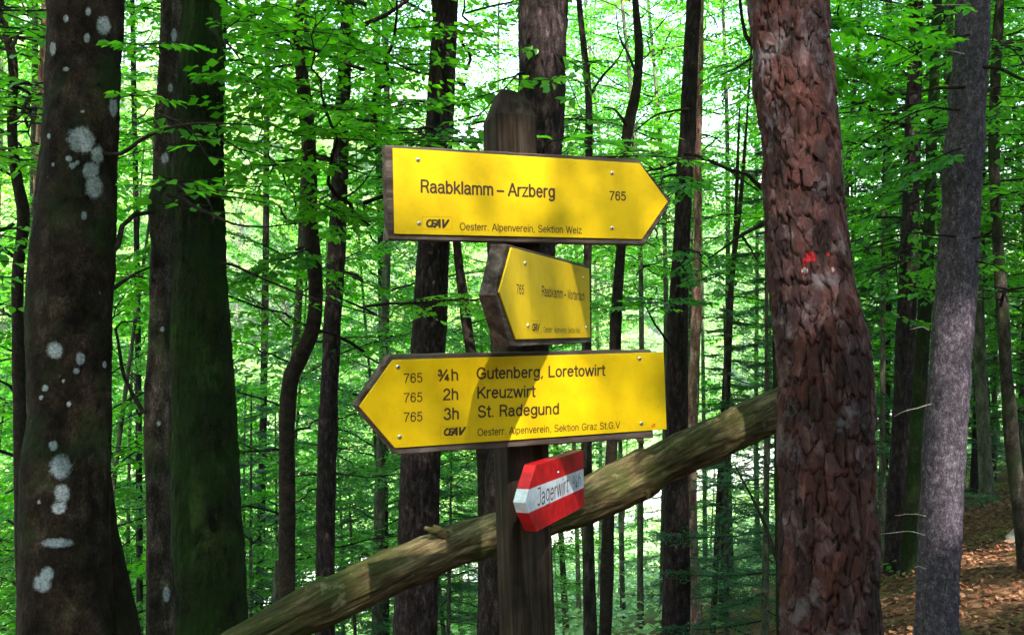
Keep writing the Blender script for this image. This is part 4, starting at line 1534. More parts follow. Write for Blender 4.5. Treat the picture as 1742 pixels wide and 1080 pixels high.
# drying cracks and a knot on the front face
mb = MB()
rr = random.Random(4)
for (u0, z0, l) in [(-.006, .70, .26), (.015, 1.0, .16), (.003, 1.95, .12), (-.02, .62, .2)]:
    pts = [(u0 + .0012 * math.sin(k * .9 + u0 * 90), z0 + l * k / 10) for k in range(11)]
    for k in range(10):
        w0 = .0008 * math.sin(math.pi * k / 10) + .0001; w1 = .0008 * math.sin(math.pi * (k + 1) / 10) + .0001
        mb.add([(pts[k][0] - w0, -s_ - .0022, pts[k][1]), (pts[k][0] + w0, -s_ - .0022, pts[k][1]), (pts[k + 1][0] + w1, -s_ - .0022, pts[k + 1][1]), (pts[k + 1][0] - w1, -s_ - .0022, pts[k + 1][1])], [(0, 1, 2, 3)])
tag(obj('drying_cracks', mb.mesh('drying_cracks', [M_SLOT]), post), kind='stuff')

GRP = None
# --- top sign
sg = Sign('top yellow signboard pointing right, reading Raabklamm - Arzberg 765', 'sign', (668, 400, 1.80), (1088, 407, 1.995))
o_ = [sg.pt(*p) for p in [(655, 247), (1086, 271), (1142, 342), (1097, 417), (660, 408)]]
v, f = prism(subdiv_outline(o_, .025, .0006, 1), -.024, 0, .0018)
mb = MB(); mb.add(v, f)
obj('board', mb.mesh('board', [M_BOARD]), sg.t)
o_ = [sg.pt(*p, .0025) for p in [(668, 252), (1088, 278), (1136, 343), (1092, 407), (671, 398)]]
v, f = prism(o_, .0004, .003, .0005)
mb = MB(); mb.add(v, f)
pl = obj('plate', mb.mesh('plate', [M_PLATE]), sg.t)
Z = .0032
lettering(sg, pl, 'Raabklamm', 717, 838, 327, 332, 20, Z)
lettering(sg, pl, '-', 846, 857, 332.5, 333, 20, Z)
lettering(sg, pl, 'Arzberg', 866, 943, 333, 336, 20, Z)
lettering(sg, pl, '765', 1038, 1064, 340, 341, 14, Z)
lettering(sg, pl, 'Oesterr. Alpenverein, Sektion Weiz', 783, 989, 391, 397, 11.5, Z, M_INK2, .15)
logo(sg, pl, 724, 765, 373, 387, Z, (718, 769, 369, 390))
for i, (x, y) in enumerate([(711, 272), (713, 380), (1041, 295), (1041, 388)]):
    screw(sg, x, y, .003, .0043, pl, i)

# --- middle sign
sg = Sign('small-looking yellow signboard turned edge-on, pointing left between the two long ones', 'sign', (875, 580, 1.60), (1003, 578, 2.15))
TH = .026
o_ = [sg.pt(*p) for p in [(862, 415), (1003, 452), (1005, 583), (868, 590), (842, 502)]]
v, f = prism(subdiv_outline(o_, .03, .0005, 2), -TH, 0, .0018)
mb = MB(); mb.add(v, f)
obj('board', mb.mesh('board', [M_BOARD]), sg.t)
o_ = [sg.pt(*p, .0025) for p in [(870, 421), (1002, 457), (1004, 574), (877, 577), (849, 497)]]
v, f = prism(o_, .0004, .003, .0005)
mb = MB(); mb.add(v, f)
pl = obj('plate', mb.mesh('plate', [M_PLATE]), sg.t)
lettering(sg, pl, '765', 879, 891, 499, 500.5, 15, Z)
lettering(sg, pl, 'Raabklamm - Mortantsch', 922, 994, 503, 511, 16, Z)
lettering(sg, pl, 'Oesterr. Alpenverein, Sektion Weiz', 925, 987, 565, 566.5, 9.5, Z, M_INK2, .15)
logo(sg, pl, 905, 918, 550, 563, Z, (903, 920, 546, 566))
for i, (x, y) in enumerate([(893, 448), (992, 473), (898, 554), (997, 557)]):
    screw(sg, x, y, .003, .0043, pl, i + 4)

# --- bottom sign
sg = Sign('long yellow signboard pointing left with three destinations and walking times', 'sign', (672, 762, 1.71), (1134, 731, 1.955))
o_ = [sg.pt(*p) for p in [(664, 603), (1108, 594.5), (1112, 745), (676, 773), (605, 690)]]
v, f = prism(subdiv_outline(o_, .025, .0006, 3), -.024, 0, .0018)
mb = MB(); mb.add(v, f)
obj('board', mb.mesh('board', [M_BOARD]), sg.t)
o_ = [sg.pt(*p, .0025) for p in [(668, 612), (1129, 599), (1134, 730), (672, 762), (611, 691)]]
v, f = prism(o_, .0004, .003, .0005)
mb = MB(); mb.add(v, f)
pl = obj('plate', mb.mesh('plate', [M_PLATE]), sg.t)
for y in (651, 684, 717):
    lettering(sg, pl, '765', 688, 718, y, y - 1.5, 15, Z, M_INK, .14)
lettering(sg, pl, '#h', 747, 779, 648, 646, 18, Z)
lettering(sg, pl, '2h', 755, 779, 680, 679, 18, Z)
lettering(sg, pl, '3h', 756, 780, 713, 712, 18, Z)
lettering(sg, pl, 'Gutenberg, Loretowirt', 812, 1028, 644, 638, 18, Z)
lettering(sg, pl, 'Kreuzwirt', 813, 909, 677, 674, 18, Z)
lettering(sg, pl, 'St. Radegund', 814, 950, 709, 703.5, 18, Z)
lettering(sg, pl, 'Oesterr. Alpenverein, Sektion Graz St.G.V', 813, 1054, 741, 728, 11.5, Z, M_INK2, .15)
logo(sg, pl, 754, 793, 728.5, 741.5, Z, (749, 799, 725.5, 745.5))
lettering(sg, pl, 'o', 1108, 1113, 726, 725.6, 6, Z, M_SIGNRED, .28, .3, 'maker_mark')
for i, (x, y) in enumerate([(677, 624), (680, 743), (1088, 610), (1091, 720)]):
    screw(sg, x, y, .003, .0043, pl, i + 8)

# --- red and white wooden arrow
sg = Sign('small red-white-red painted wooden arrow reading Jagerwirt, below the yellow boards', 'sign', (912, 850, 1.76), (993, 812, 2.03))
TB = .022
A_ = [(912, 791), (992, 765.5), (994, 861), (913, 904), (893.5, 855)]
# outline split by the two band lines
top_l, top_r = (899.5, 832), (992.6, 797)
bot_l, bot_r = (898.5, 872.5), (993.4, 829)
bands = [([(912, 791), (992, 765.5), top_r, top_l], 0), ([top_l, top_r, bot_r, bot_l, (893.5, 855)], 1), ([bot_l, bot_r, (994, 861), (913, 904)], 0)]
mb = MB()
# front faces, then side walls along the outer outline only
allo = []
for pts, mi in bands:
    P = [sg.pt(*p) for p in pts]
    mb.add([(*p, 0) for p in P], [tuple(range(len(P) - 1, -1, -1))], mi)
    mb.add([(*p, -TB) for p in P], [tuple(range(len(P)))], mi)
out = [((912, 791), (992, 765.5), 0), ((992, 765.5), top_r, 0), (top_r, bot_r, 1), (bot_r, (994, 861), 0), ((994, 861), (913, 904), 0), ((913, 904), bot_l, 0), (bot_l, (893.5, 855), 1),
       ((893.5, 855), top_l, 1), (top_l, (912, 791), 0)]
for p, q, mi in out:
    P, Q_ = sg.pt(*p), sg.pt(*q)
    mb.add([(*P, 0), (*Q_, 0), (*Q_, -TB), (*P, -TB)], [(0, 1, 2, 3)], mi)
brd = obj('painted_board', mb.mesh('painted_board', [M_SIGNRED, M_SIGNWHITE]), sg.t)
lettering(sg, brd, 'Jagerwirt', 915, 966, 860, 836.5, 28, .0004, M_INK, .10, 0, 'lettering', .05)
lettering(sg, brd, '#h', 975, 988, 833, 826, 22, .0004, M_INK, .09, 0, 'lettering', .03)
screw(sg, 950, 803, .0002, .003, brd, 21)

# ------------------------------------------------------------------ the log
LPX = [(330, 1140, 76), (440, 1083, 78), (560, 1023, 80), (700, 957, 78), (840, 905, 76), (950, 870, 78), (1050, 828, 82), (1102, 800, 84), (1112, 796, 72), (1200, 752, 76), (1320, 699, 77), (1400, 664, 76)]
rows_ = []
for (px, py, w) in LPX:
    d = 2.35 + (px - 330) / (1400 - 330) * .95
    p = at(px, py, d)
    rows_.append([*p, w * .46 * d / F])
a_, b_ = np.array(rows_[0]), np.array(rows_[1])
for _ in range(30):                                        # the log runs on down to the slope
    n_ = np.array(rows_[0]) + (a_ - b_) * .8
    n_[3] = a_[3] * 1.05
    rows_.insert(0, list(n_))
    if n_[2] < float(gz(n_[0], n_[1])) + .02: break
c = catmull(rows_, .008)
def log_disp(th, s, P):
    h = .0075 * fbm(P * 7, 5, 3) + .0032 * fbm(np.stack([s * 9, np.cos(th) * 7, np.sin(th) * 7], -1), 6, 4)
    cr = np.abs(vnoise(np.stack([s * 2.2, np.cos(th) * 5, np.sin(th) * 5], -1), 61))
    h = h - .006 * np.clip(1 - cr / .07, 0, 1)
    # peeled left part: the bark stops in a ragged step near the middle
    return h


V, Q = sweep(c[:, :3], c[:, 3], 110, log_disp)
lb = c[0, :3].copy()
log = thing('fallen_log', 'mossy log slanting up to the right behind the signpost', 'log', tuple(lb))
ax_ = c[-1, :3] - c[0, :3]; ax_ /= np.linalg.norm(ax_)
q = Vector((1, 0, 0)).rotation_difference(Vector(ax_))
log.rotation_mode = 'QUATERNION'; log.rotation_quaternion = q
Rl = np.array(q.to_matrix())
lo = obj('log_trunk', mesh_np('log_trunk', (V - lb) @ Rl, Q, mat=M_LOG, smooth=True), log)
for (x0, y0, x1, y1, d, r0, r1) in [(1103, 836, 1101, 848, 2.95, .008, .004), (760, 912, 735, 896, 2.70, .016, .009), (742, 905, 722, 897, 2.68, .010, .005), (955, 842, 935, 838, 2.85, .009, .004), (1092, 752, 1082, 744, 3.0, .009, .003)]:
    cc = catmull([np.append(at(x0, y0, d), r0), np.append(at((x0 + x1) / 2 + 1, (y0 + y1) / 2 + 1, d - .01), r0 * .9), np.append(at(x1, y1, d - .015), r1)], .006)
    v_, q_ = sweep(cc[:, :3], cc[:, 3] * (1 + .15 * vnoise(cc[:, :3] * 60, 3)), 8)
    obj('knot_stub', mesh_np('knot_stub', (v_ - lb) @ Rl, q_, mat=M_LOG, smooth=True), log)

# ------------------------------------------------------------------ leaves close to the camera
def leaf_mesh(i):
    r = random.Random(i)
    n = 6
    vs = []
    for k in range(n + 1):
        u = k / n
        w = .30 * math.sin(math.pi * u ** .85) ** .8 if 0 < u < 1 else 0
        z = -.12 * u * u + .02 * math.sin(u * 9 + i)
        vs += [(u, -w, z + .25 * w * r.uniform(.5, 1.2)), (u, 0, z), (u, w, z + .25 * w * r.uniform(.5, 1.2))]
    fs = []
    for k in range(n):
        a = k * 3
        fs += [(a, a + 3, a + 4, a + 1), (a + 1, a + 4, a + 5, a + 2)]
    return mesh_np('leaf', vs, fs, mat=M_LEAF, smooth=True, attrs={'tint': [r.uniform(.2, .8)] * len(vs)})


LEAFM = [leaf_mesh(i) for i in range(6)]


def put_leaf(parent, base, p, d, n_, L, k):
    d = Vector(d).normalized(); n_ = Vector(n_)
    s = n_.cross(d).normalized(); n_ = d.cross(s)
    M = Matrix((d * L, s * L, n_ * L)).transposed().to_4x4()
    M.translation = Vector(p) - Vector(base)
    o = obj('leaf', LEAFM[k % 6], parent)
    o.matrix_local = M
    return o


def near_bough(key, start, end, seed, bough, n_single=28, keep=1.0, leafmul=1.0, roll=0.0):
    """a leafy branch of a traced tree running from start to end (world points)"""
    T = TREES[key]
    rng = np.random.default_rng(seed)
    v = np.array(end) - np.array(start)
    L = np.linalg.norm(v)
    az = math.atan2(v[1], v[0]); el = math.asin(v[2] / L)
    c = Crown()
    c.add(bough, np.array(start), az, el, roll, L / blen(bough), rng, keep)
    P, D, Nn, Ls = c.P[0], c.D[0], c.N[0], c.L[0] * leafmul
    order = np.argsort(np.linalg.norm(P - np.array([0, 0, EYE]), axis=1))
    single = order[:n_single]; rest = order[n_single:]
    v_, q_ = tubes(c.segs, 4)
    b = obj('branch', mesh_np('branch', v_ - T['base'], q_, mat=M_TWIG, smooth=True), T['t'])
    for k, i in enumerate(single):
        put_leaf(b, T['base'], P[i], D[i], Nn[i], Ls[i], k)
    if len(rest):
        V_, Q_, kk = leaf_geo(P[rest], D[rest], Nn[rest], Ls[rest], True)
        f = obj('foliage', mesh_np('foliage', V_ - T['base'], Q_, mat=M_LEAF, attrs={'tint': np.repeat(c.T[0][rest], kk)}), b)
        f['kind'] = 'stuff'
    return b


# large leaves hanging over the top sign
gk = TREES['G']
tw = branch_px('G', 'twig', [(915, 300), (930, 245), (985, 236), (1040, 243), (1090, 240), (1120, 236)], 4.4, 2.5, .006, .0015)
for k, (px, py, d, dx, dy, dz, L) in enumerate([(940, 238, 2.75, -.8, -.3, .12, .10), (968, 236, 2.7, .9, -.3, .10, .09), (1000, 238, 2.7, -.7, .5, .1, .085), (1012, 238, 2.68, .8, .3, -.1, .10),
                                               (1050, 240, 2.6, .9, .4, .05, .10), (1062, 244, 2.6, -.9, -.4, -.05, .10), (1085, 242, 2.55, .95, .2, -.08, .105), (1098, 236, 2.5, .9, -.4, .02, .10),
                                               (1030, 246, 2.6, .7, -.7, -.1, .08)]):
    put_leaf(tw, gk['base'], at(px, py, d), (dx, dy, dz), (.1, -.12, 1), L, k)

nb = [  # tree, start px, end px (with distances), bough
    ('D', (510, 60, 5.1), (640, 70, 4.4), B_M[0]), ('D', (512, 130, 5.1), (400, 190, 4.2), B_M[1]), ('D', (526, 240, 5.1), (650, 210, 4.3), B_M[2]),
    ('D', (527, 330, 5.1), (640, 400, 4.4), B_M[3]), ('D', (530, 420, 5.1), (420, 470, 4.4), B_M[0]), ('D', (508, 20, 5.1), (400, 20, 4.4), B_M[3]),
    ('C', (370, 140, 4.2), (480, 120, 3.7), B_M[1]), ('C', (375, 60, 4.2), (470, 10, 3.8), B_S[2]), ('C', (330, 330, 4.2), (385, 335, 3.3), B_S[0]),
    ('B', (283, 200, 3.5), (390, 250, 3.0), B_S[1]), ('B', (276, 330, 3.5), (330, 300, 2.9), B_S[2]),
    ('A', (190, 170, 3.3), (290, 150, 3.1), B_S[3]), ('R1', (25, 200, 6.1), (60, 60, 4.2), B_M[0]), ('R1', (25, 380, 6.1), (30, 440, 4.4), B_M[1]), ('R1', (30, 80, 6.1), (130, 30, 4.6), B_M[2]),
    ('R1', (30, 280, 6.1), (-20, 250, 4.2), B_M[3]),
    ('F', (748, 180, 6.4), (700, 140, 4.9), B_M[1]), ('F', (745, 260, 6.4), (790, 200, 5.0), B_M[0]), ('F', (740, 300, 6.4), (620, 330, 5.3), B_M[2]),
    ('N', (1650, 60, 4.6), (1500, 110, 4.3), B_S[0]), ('N', (1642, 250, 4.6), (1480, 330, 4.4), B_M[2]), ('O', (1694, 200, 6.2), (1560, 260, 5.0), B_M[3]), ('O', (1694, 80, 6.2), (1742, 60, 4.6), B_M[0]),
    ('O', (1700, 430, 6.2), (1600, 470, 5.4), B_M[1]), ('O', (1700, 350, 6.2), (1760, 300, 5.0), B_M[2]), ('Q', (1300, 20, 3.9), (1480, 40, 3.7), B_M[1]),
    ('D', (505, 80, 5.1), (560, 20, 4.0), B_M[2]), ('D', (526, 200, 5.1), (600, 150, 4.0), B_M[0]), ('D', (526, 280, 5.1), (450, 300, 3.9), B_M[3]), ('E', (585, 120, 8.6), (650, 20, 5.5), B_L[1]),
    ('C', (350, 230, 4.2), (440, 260, 3.6), B_S[3]), ('C2', (370, 60, 6.0), (420, 80, 4.4), B_M[0]), ('B', (285, 90, 3.5), (240, 60, 3.0), B_S[0]), ('R1', (10, 40, 6.1), (70, 20, 4.0), B_M[3]), ('R2', (74, 200, 6.9), (30, 160, 4.8), B_M[0]),
    ('F', (750, 60, 6.4), (820, 40, 5.0), B_M[3]), ('F', (745, 220, 6.4), (700, 250, 4.6), B_M[2]), ('G', (920, 120, 5.0), (810, 200, 4.2), B_S[1]), ('G', (915, 60, 5.0), (1010, 190, 4.6), B_S[0]),
    ('P1', (1550, 200, 8.1), (1470, 200, 5.6), B_L[0]), ('P2', (1585, 300, 7.7), (1500, 420, 5.6), B_M[0]), ('N', (1650, 20, 4.6), (1560, 30, 4.0), B_S[2]), ('Q', (1330, 60, 3.9), (1480, 180, 4.3), B_M[3]), ('O', (1696, 140, 6.2), (1742, 200, 4.6), B_M[1]),
    ('P1', (1546, 420, 8.1), (1460, 520, 6.2), B_L[2]), ('O', (1705, 520, 6.2), (1730, 480, 5.0), B_S[2]), ('Q', (1340, 40, 3.9), (1560, 70, 4.6), B_M[2]),
    ('K', (1165, 300, 7.0), (1120, 340, 5.6), B_M[3]), ('K', (1160, 420, 7.0), (1240, 470, 5.8), B_M[0]), ('K', (1156, 520, 7.0), (1110, 500, 5.8), B_M[2]), ('J', (1001, 120, 6.8), (1010, 90, 6.0), B_S[0]),
    ('J', (1001, 200, 6.8), (985, 230, 6.0), B_S[1]), ('I', (1064, 260, 6.2), (1130, 250, 5.6), B_S[3]),
]
for i, (k, a, b, bg_) in enumerate(nb):
    near_bough(k, at(*a), at(*b), 900 + i, bg_, 9)

# ------------------------------------------------------------------ the wood around
R2 = np.random.default_rng(1234)


MARKS = [(0, 'at the left edge of the view'), (110, 'behind the lichen spotted beech'), (245, 'in the gap beside the lichen spotted beech'), (400, 'behind the mossy trunk'), (520, 'between the mossy and the crooked trunk'),
         (660, 'between the crooked trunk and the signs'), (850, 'behind the left half of the signs'), (1010, 'behind the right half of the signs'), (1140, 'just right of the sign tips'),
         (1310, 'between the dark straight trunk and the pine'), (1480, 'behind the pine'), (1600, 'between the pine and the grey spruce'), (1700, 'behind the grey spruce'), (9999, 'at the right edge of the view')]


def plant_px(T, px, d, label, group, s=1.0, cat='tree', dz=0.0):
    where = next(w for x_, w in MARKS if px <= x_)
    label = '%s, %s, %s' % (label, 'near' if d < 12 else 'further off' if d < 20 else 'far down' if d < 29 else 'farthest down', where)
    return plant(T, (px - 871) / F * d, d, label, group, s, None, cat, dz, R2)


# slender trees standing on the slope, crowns reaching into view
mid = [(200, 10.5), (440, 9), (470, 13), (620, 11.5), (660, 17), (560, 21), (330, 15), (100, 16), (230, 22), (390, 25), (500, 30), (720, 26), (830, 19), (40, 27), (150, 33),
       (1420, 11), (1490, 10), (1680, 10.5), (1740, 14), (1600, 13), (1450, 17), (1560, 19), (1660, 23), (1730, 20), (1500, 27), (1390, 22), (1610, 31), (1350, 13),
       (1240, 16), (1300, 20), (1080, 22), (930, 28), (1180, 27), (1040, 38), (1270, 34), (880, 36), (760, 35), (640, 38), (1440, 36), (300, 38), (1210, 45), (-60, 12), (-120, 18), (1830, 12), (1880, 19), (-60, 24), (1800, 28)]
mid = [(30, 9.5), (440, 10), (640, 13), (560, 21), (100, 16), (230, 22), (390, 27), (720, 26), (40, 27), (1420, 11), (1680, 10.5), (1740, 14), (1600, 13), (1450, 17), (1660, 23),
       (1730, 20), (1500, 27), (1390, 22), (1300, 21), (880, 38), (300, 38), (-60, 12), (-120, 18), (1830, 12), (1880, 19), (1580, 9.8)]
for i, (px, d) in enumerate(mid):
    plant_px(T_TALL[i % 3], px, d, 'slender beech', 'slender beeches on the ravine slope', R2.uniform(.75, 1.05) * (.8 if 900 < px < 1300 else 1))
for i, (px, d, s) in enumerate([(965, 17, 1.0), (1060, 21, 1.05), (1128, 16, .95), (1245, 17, 1.0), (1200, 26, 1.15), (1020, 30, 1.2), (830, 17, .9), (1090, 14, .85), (1165, 19, 1.05), (1290, 22, 1.1), (985, 24, 1.1), (1150, 33, 1.25)]):
    plant_px(T_HIGH[i % 2], px, d, 'high-crowned beech', 'high-crowned beeches under the sky gap', s)
# saplings and brush
n = 110000
s_c = R2.uniform(-40, 75, n); q_ = R2.uniform(1.5, 27.5, n)
ux = 1.9 + base_dir[0] * s_c + nrm[0] * q_; uy = 5.1 + base_dir[1] * s_c + nrm[1] * q_
lump = np.clip(fbm(np.stack([ux * .5, uy * .5, 0 * ux], -1), 18, 3), -.3, 2)
m = (uy > 6.5) & (np.abs(ux / uy) < .6) & (lump > -.25)
ux, uy, lump = ux[m], uy[m], lump[m]
P = np.stack([ux, uy, gz(ux, uy) + R2.uniform(0, .3, len(ux)) + np.clip(lump, 0, 2) * 1.1 * R2.random(len(ux))], 1)
a = R2.uniform(0, 6.28, len(ux))
V, Q, kk = leaf_geo(P, np.stack([np.cos(a), np.sin(a), R2.normal(0, .3, len(a))], 1), np.stack([R2.normal(0, .4, len(a)), R2.normal(-.2, .4, len(a)), np.ones(len(a))], 1), R2.uniform(.06, .15, len(a)) * (.7 + uy / 40), False)
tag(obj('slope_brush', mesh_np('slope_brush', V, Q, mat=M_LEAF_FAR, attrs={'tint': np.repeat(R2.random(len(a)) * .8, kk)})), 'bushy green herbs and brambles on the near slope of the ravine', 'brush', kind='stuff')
for i in range(36):
    d = 10 + 26 * ((i * .618) % 1) ** 1.1
    px = -60 + 1880 * (i + R2.uniform(0, 1)) / 36
    if px > 1380: d = max(d, 13)
    elif px > 380: d = max(d, 16)
    else: d = max(d, 13)
    if 930 < px < 1300 and d < 30: continue
    plant_px(T_MID[i % 3], px, d, 'low leafy beech', 'low-crowned beeches of the middle distance', R2.uniform(.8, 1.1) * (.62 if 940 < px < 1300 else 1))
for i in range(34):
    d = 8 + 28 * (i / 34) ** 1.0
    px = R2.uniform(-80, 1830)
    if 880 < px < 1320 and d < 10: d += 6
    if px > 1440 and d < 11: d += 6
    if 930 < px < 1290 and d < 24: continue
    plant_px(T_SAP[i % 3], px, d, 'beech sapling', 'beech saplings in the understorey', R2.uniform(.8, 1.3))
fir = [(1235, 7.2, .55), (1300, 6.6, .62), (610, 12, .75), (430, 11, .8), (1330, 9, .75),
       (1500, 9.0, .8), (1460, 12, 1.0), (1570, 12, 1.0), (1690, 15, 1.0), (1640, 17, 1.1), (760, 14, .9), (470, 16, 1.0), (220, 17, 1.0), (1400, 16, 1.1), (1150, 17, 1.0), (1750, 17, 1.1), (1540, 22, 1.2)]
for i, (px, d, s) in enumerate(fir):
    plant_px(T_FIR[i % 2], px, d, 'drooping young spruce', 'young spruces in the thicket', s)
# the opposite flank of the ravine and the valley floor's edge
k = 0
for i in range(2600):
    if k >= 225: break
    q_ = R2.uniform(15, 27) if i % 6 == 0 else 37 + 62 * R2.random() ** 1.15
    s_c = R2.uniform(-70, 210)
    x = 1.9 + base_dir[0] * s_c + nrm[0] * q_; y = 5.1 + base_dir[1] * s_c + nrm[1] * q_
    if y < 16: continue
    px = 871 + F * x / y
    if px < -150 or px > 1900: continue
    T = T_FARFIR[k % 2] if R2.random() < .16 else T_FAR[k % 3]
    if q_ < 30 and T in T_FARFIR: continue
    fir_ = T in T_FARFIR
    plant(T, x, y, 'spruce standing on the far flank of the ravine' if fir_ else 'sunlit broadleaf tree on the far flank of the ravine',
          'spruces on the far flank' if fir_ else 'broadleaf trees on the far flank', R2.uniform(.55, 1.0) * (.6 if q_ < 30 else 1), None, 'tree', 0, R2)
    k += 1
n = 90000
q_ = 36.5 + 66 * R2.random(n) ** 1.1; s_c = R2.uniform(-75, 200, n)
ux = 1.9 + base_dir[0] * s_c + nrm[0] * q_; uy = 5.1 + base_dir[1] * s_c + nrm[1] * q_
m = (uy > 15) & (np.abs(ux / uy) < .6)
ux, uy = ux[m], uy[m]
lump = np.clip(fbm(np.stack([ux * .45, uy * .45, 0 * ux], -1), 8, 3), 0, 2)
P = np.stack([ux, uy, gz(ux, uy) + R2.uniform(0, .5, len(ux)) + lump * 1.6 * R2.random(len(ux))], 1)
a = R2.uniform(0, 6.28, len(ux))
V, Q, kk = leaf_geo(P, np.stack([np.cos(a), np.sin(a), R2.normal(0, .3, len(a))], 1), np.stack([R2.normal(0, .5, len(a)), R2.normal(-.3, .5, len(a)), np.ones(len(a))], 1), R2.uniform(.2, .55, len(a)), False)
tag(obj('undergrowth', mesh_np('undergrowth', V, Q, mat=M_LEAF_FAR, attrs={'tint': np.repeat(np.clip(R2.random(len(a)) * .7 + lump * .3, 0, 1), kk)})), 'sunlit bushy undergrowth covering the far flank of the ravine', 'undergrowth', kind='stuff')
for i, (x, y, s) in enumerate([(7, 9.5, .9), (9.5, 12, 1), (12, 15, .95), (14.5, 18, 1), (20, 25, 1.1), (25, 34, 1.1), (16.5, 27, 1), (30, 40, 1.2), (11, 8, 1), (17, 12, 1), (22, 17, 1.1), (28, 24, 1.1), (6.2, 7.5, .6), (36, 33, 1.2), (15, 22, 1)]):
    plant((T_TALL + T_MID)[(i * 2) % 6], x, y, 'beech standing on the bench beyond the right edge of the view', 'beeches on the bench at the right', s, None, 'tree', 0, R2)
# tall trees around the photographer, whose crowns shade the scene
canopy = [(7.5, 9, 1), (13, 6, 1.1), (-12, 4, 1), (6, 3.5, .9), (-6.5, 4.5, .9), (9.5, 5, 1)]
R3 = np.random.default_rng(77)
for gx in range(-4, 5):
    for gy in range(0, 5):
        x, y = gx * 3.1 + R3.uniform(-.9, .9), -1.6 - gy * 3.3 + R3.uniform(-.9, .9)
        for _ in range(40):                                 # trunks keep out of the shafts of light
            if all(abs(x - (a_ + .176 * (b_ - y))) > w_ for a_, b_, w_ in ((0, 1.8, .62), (.82, 2.9, .62), (1.95, 4.5, .42))): break
            x += .12
        canopy.append((x, y, R3.uniform(.85, 1.1)))
for i, (x, y, s) in enumerate(canopy):
    plant(T_CANOPY[i % 2], x, y, 'tall beech whose high crown shades the path', 'tall beeches around the path', s, None, 'tree', 0, R2)
for i, (x, y, s) in enumerate([(-4, -6, .9), (-1, -8, 1), (2.5, -7, .9), (5, -5, .9), (-7.5, -9, 1), (6.5, -2, .9), (-9, -6.5, 1), (0, -12, 1), (4, -11, 1)]):  # out of view behind the camera, put in to cut the skylight
    plant(T_TALL[i % 3], x, y, 'leafy beech on the bank above the path', 'leafy beeches on the bank above the path', s, None, 'tree', 0, R2)

# leaves cut out of the crowns toward the sun so chosen spots get dapples
GAPS = [(at(770, 330, 1.85), .16, .30), (at(1090, 350, 1.95), .16, .40), (at(720, 690, 1.75), .16, .6), (at(1080, 650, 1.9), .20, .45), (at(930, 820, 1.9), .10, .35), (at(880, 480, 1.7), .10, .45),
        (at(1345, 40, 2.8), .20, .2), (at(1350, 230, 2.8), .20, .3), (at(1380, 420, 2.8), .16, .6), (at(1625, 560, 4.5), .16, .05), (at(1610, 690, 4.5), .24, .0), (at(1602, 810, 4.5), .18, .0), 
        (at(1060, 800, 2.9), .11, .05), (at(1280, 700, 3.1), .07, .1), (at(790, 960, 2.7), .06, .3), (at(1600, 960, 6.3), .25, .2), (at(1700, 930, 7.0), .4, .05), (at(1720, 1000, 6.0), .25, .05), (at(1640, 1040, 5.8), .2, .1), (at(1530, 1040, 5.6), .2, .1),
        (at(925, 20, 5.0), .25, .2)]
SU = np.array(SUN)
grng = np.random.default_rng(5)
bpy.context.view_layer.update()
for o in list(bpy.data.objects):
    if o.name.split('.')[0] != 'crown': continue
    me = o.data
    if len(me.polygons) * 4 != len(me.vertices): continue
    Mw = np.array(o.matrix_world)
    if np.linalg.norm(Mw[:2, 3]) > 40: continue
    co = np.empty(len(me.vertices) * 3, dtype=np.float32); me.vertices.foreach_get('co', co)
    co = co.reshape(-1, 4, 3)
    cen = co.mean(1) @ Mw[:3, :3].T + Mw[:3, 3]
    kill = np.zeros(len(cen), bool)
    for g_, r_, kp in GAPS:
        v_ = cen - g_
        al = v_ @ SU
        pd = np.linalg.norm(v_ - al[:, None] * SU, axis=1)
        kill |= (al > 0) & (pd < r_) & (grng.random(len(cen)) > kp)
    if not kill.any(): continue
    ti = np.empty(len(me.vertices), dtype=np.float32); me.attributes['tint'].data.foreach_get('value', ti)
    kp_ = ~kill
    nv = co[kp_].reshape(-1, 3)
    nm = mesh_np(me.name, nv, np.arange(len(nv)).reshape(-1, 4)[:, [0, 3, 2, 1]], mat=me.materials[0], attrs={'tint': ti.reshape(-1, 4)[kp_].ravel()})
    o.data = nm

# ------------------------------------------------------------------ forest floor at the right
n = 42000
lx = R2.uniform(.8, 9, n); ly = R2.uniform(4.0, 16, n)
m = (gq(lx, ly) < 1.2)
lx, ly = lx[m], ly[m]
P = np.stack([lx, ly, gz(lx, ly) + R2.uniform(.005, .03, len(lx))], 1)
a = R2.uniform(0, 6.28, len(lx))
V, Q, kk = leaf_geo(P, np.stack([np.cos(a), np.sin(a), R2.normal(0, .25, len(a))], 1), np.stack([R2.normal(0, .35, len(a)), R2.normal(0, .35, len(a)), np.ones(len(a))], 1), R2.uniform(.022, .055, len(a)), True)
tag(obj('leaf_litter', mesh_np('leaf_litter', V, Q, mat=M_LITTER)), 'brown fallen leaves strewn over the forest floor', 'litter', kind='stuff')
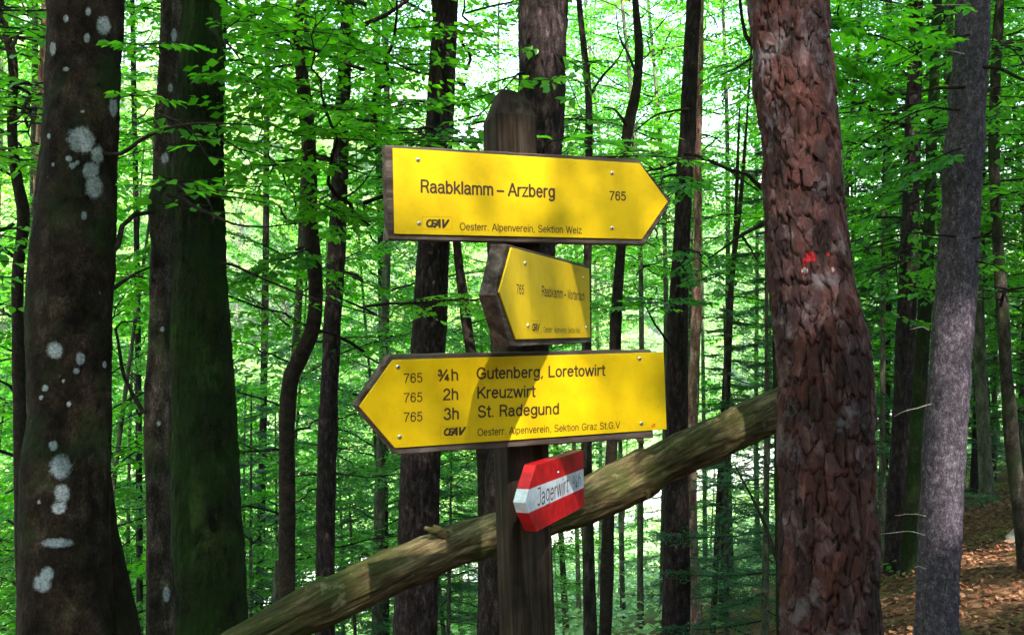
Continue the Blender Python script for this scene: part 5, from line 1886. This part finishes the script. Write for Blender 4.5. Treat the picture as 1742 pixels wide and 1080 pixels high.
# herbs
hp, hd, hn, hl = [], [], [], []
for c_ in range(150):
    x, y = R2.uniform(1.5, 9), R2.uniform(5, 17)
    if gq(x, y) > 1.5: continue
    if vnoise(np.array([x * .8, y * .8, 0]), 3) < .15: continue
    for j in range(26):
        a_ = R2.uniform(0, 6.28); r_ = abs(R2.normal(0, .12))
        hp.append((x + r_ * math.cos(a_), y + r_ * math.sin(a_), float(gz(x, y)) + R2.uniform(.02, .16)))
        hd.append((math.cos(a_), math.sin(a_), R2.uniform(-.2, .6))); hn.append((R2.normal(0, .3), R2.normal(0, .3), 1)); hl.append(R2.uniform(.03, .07))
V, Q, kk = leaf_geo(np.array(hp), np.array(hd), np.array(hn, float), np.array(hl), True)
tag(obj('ground_herbs', mesh_np('ground_herbs', V, Q, mat=M_LEAF, attrs={'tint': np.full(len(V), .35)})), 'low green herbs among the fallen leaves', 'herbs', kind='stuff')
# pale broken stump at the right edge
p = at(1722, 935, 7.4)
zz = float(gz(p[0], p[1]))
c = catmull([[p[0], p[1], zz - .1, .06], [p[0], p[1], zz + .02, .05], [p[0] + .01, p[1], zz + .07, .035], [p[0] + .02, p[1], zz + .12, .018]], .01)
V, Q = sweep(c[:, :3], c[:, 3], 18, lambda th, s, P: .012 * fbm(P * 25, 3, 3))
V2 = V - np.array([p[0], p[1], zz])
tag(obj('pale_stump', mesh_np('pale_stump', V2, Q, [(len(V2) - 18, len(V2) - 18 + j, len(V2) - 18 + j + 1) for j in range(1, 17)], mat=M_ROCK, smooth=True), None, (p[0], p[1], zz)), 'pale weathered stump among fallen leaves at the right edge', 'stump')

# thin sunlit air in the ravine
hz = MB(); hz.box(-430, 430, -130, 430, -19, 75)
hm = bpy.data.materials.new('haze'); hm.use_nodes = True
ht = hm.node_tree; ht.nodes.remove(ht.nodes['Principled BSDF'])
pv = ht.nodes.new('ShaderNodeVolumePrincipled')
pv.inputs['Density'].default_value = .0011
pv.inputs['Color'].default_value = (.88, .95, 1, 1)
pv.inputs['Anisotropy'].default_value = .2
ht.links.new(pv.outputs[0], ht.nodes['Material Output'].inputs['Volume'])
tag(obj('haze', hz.mesh('haze', [hm])), 'thin pale haze hanging in the ravine', kind='stuff')

tot = sum(len(m.polygons) for m in bpy.data.meshes)
print('unique polys', tot, 'objects', len(bpy.data.objects))
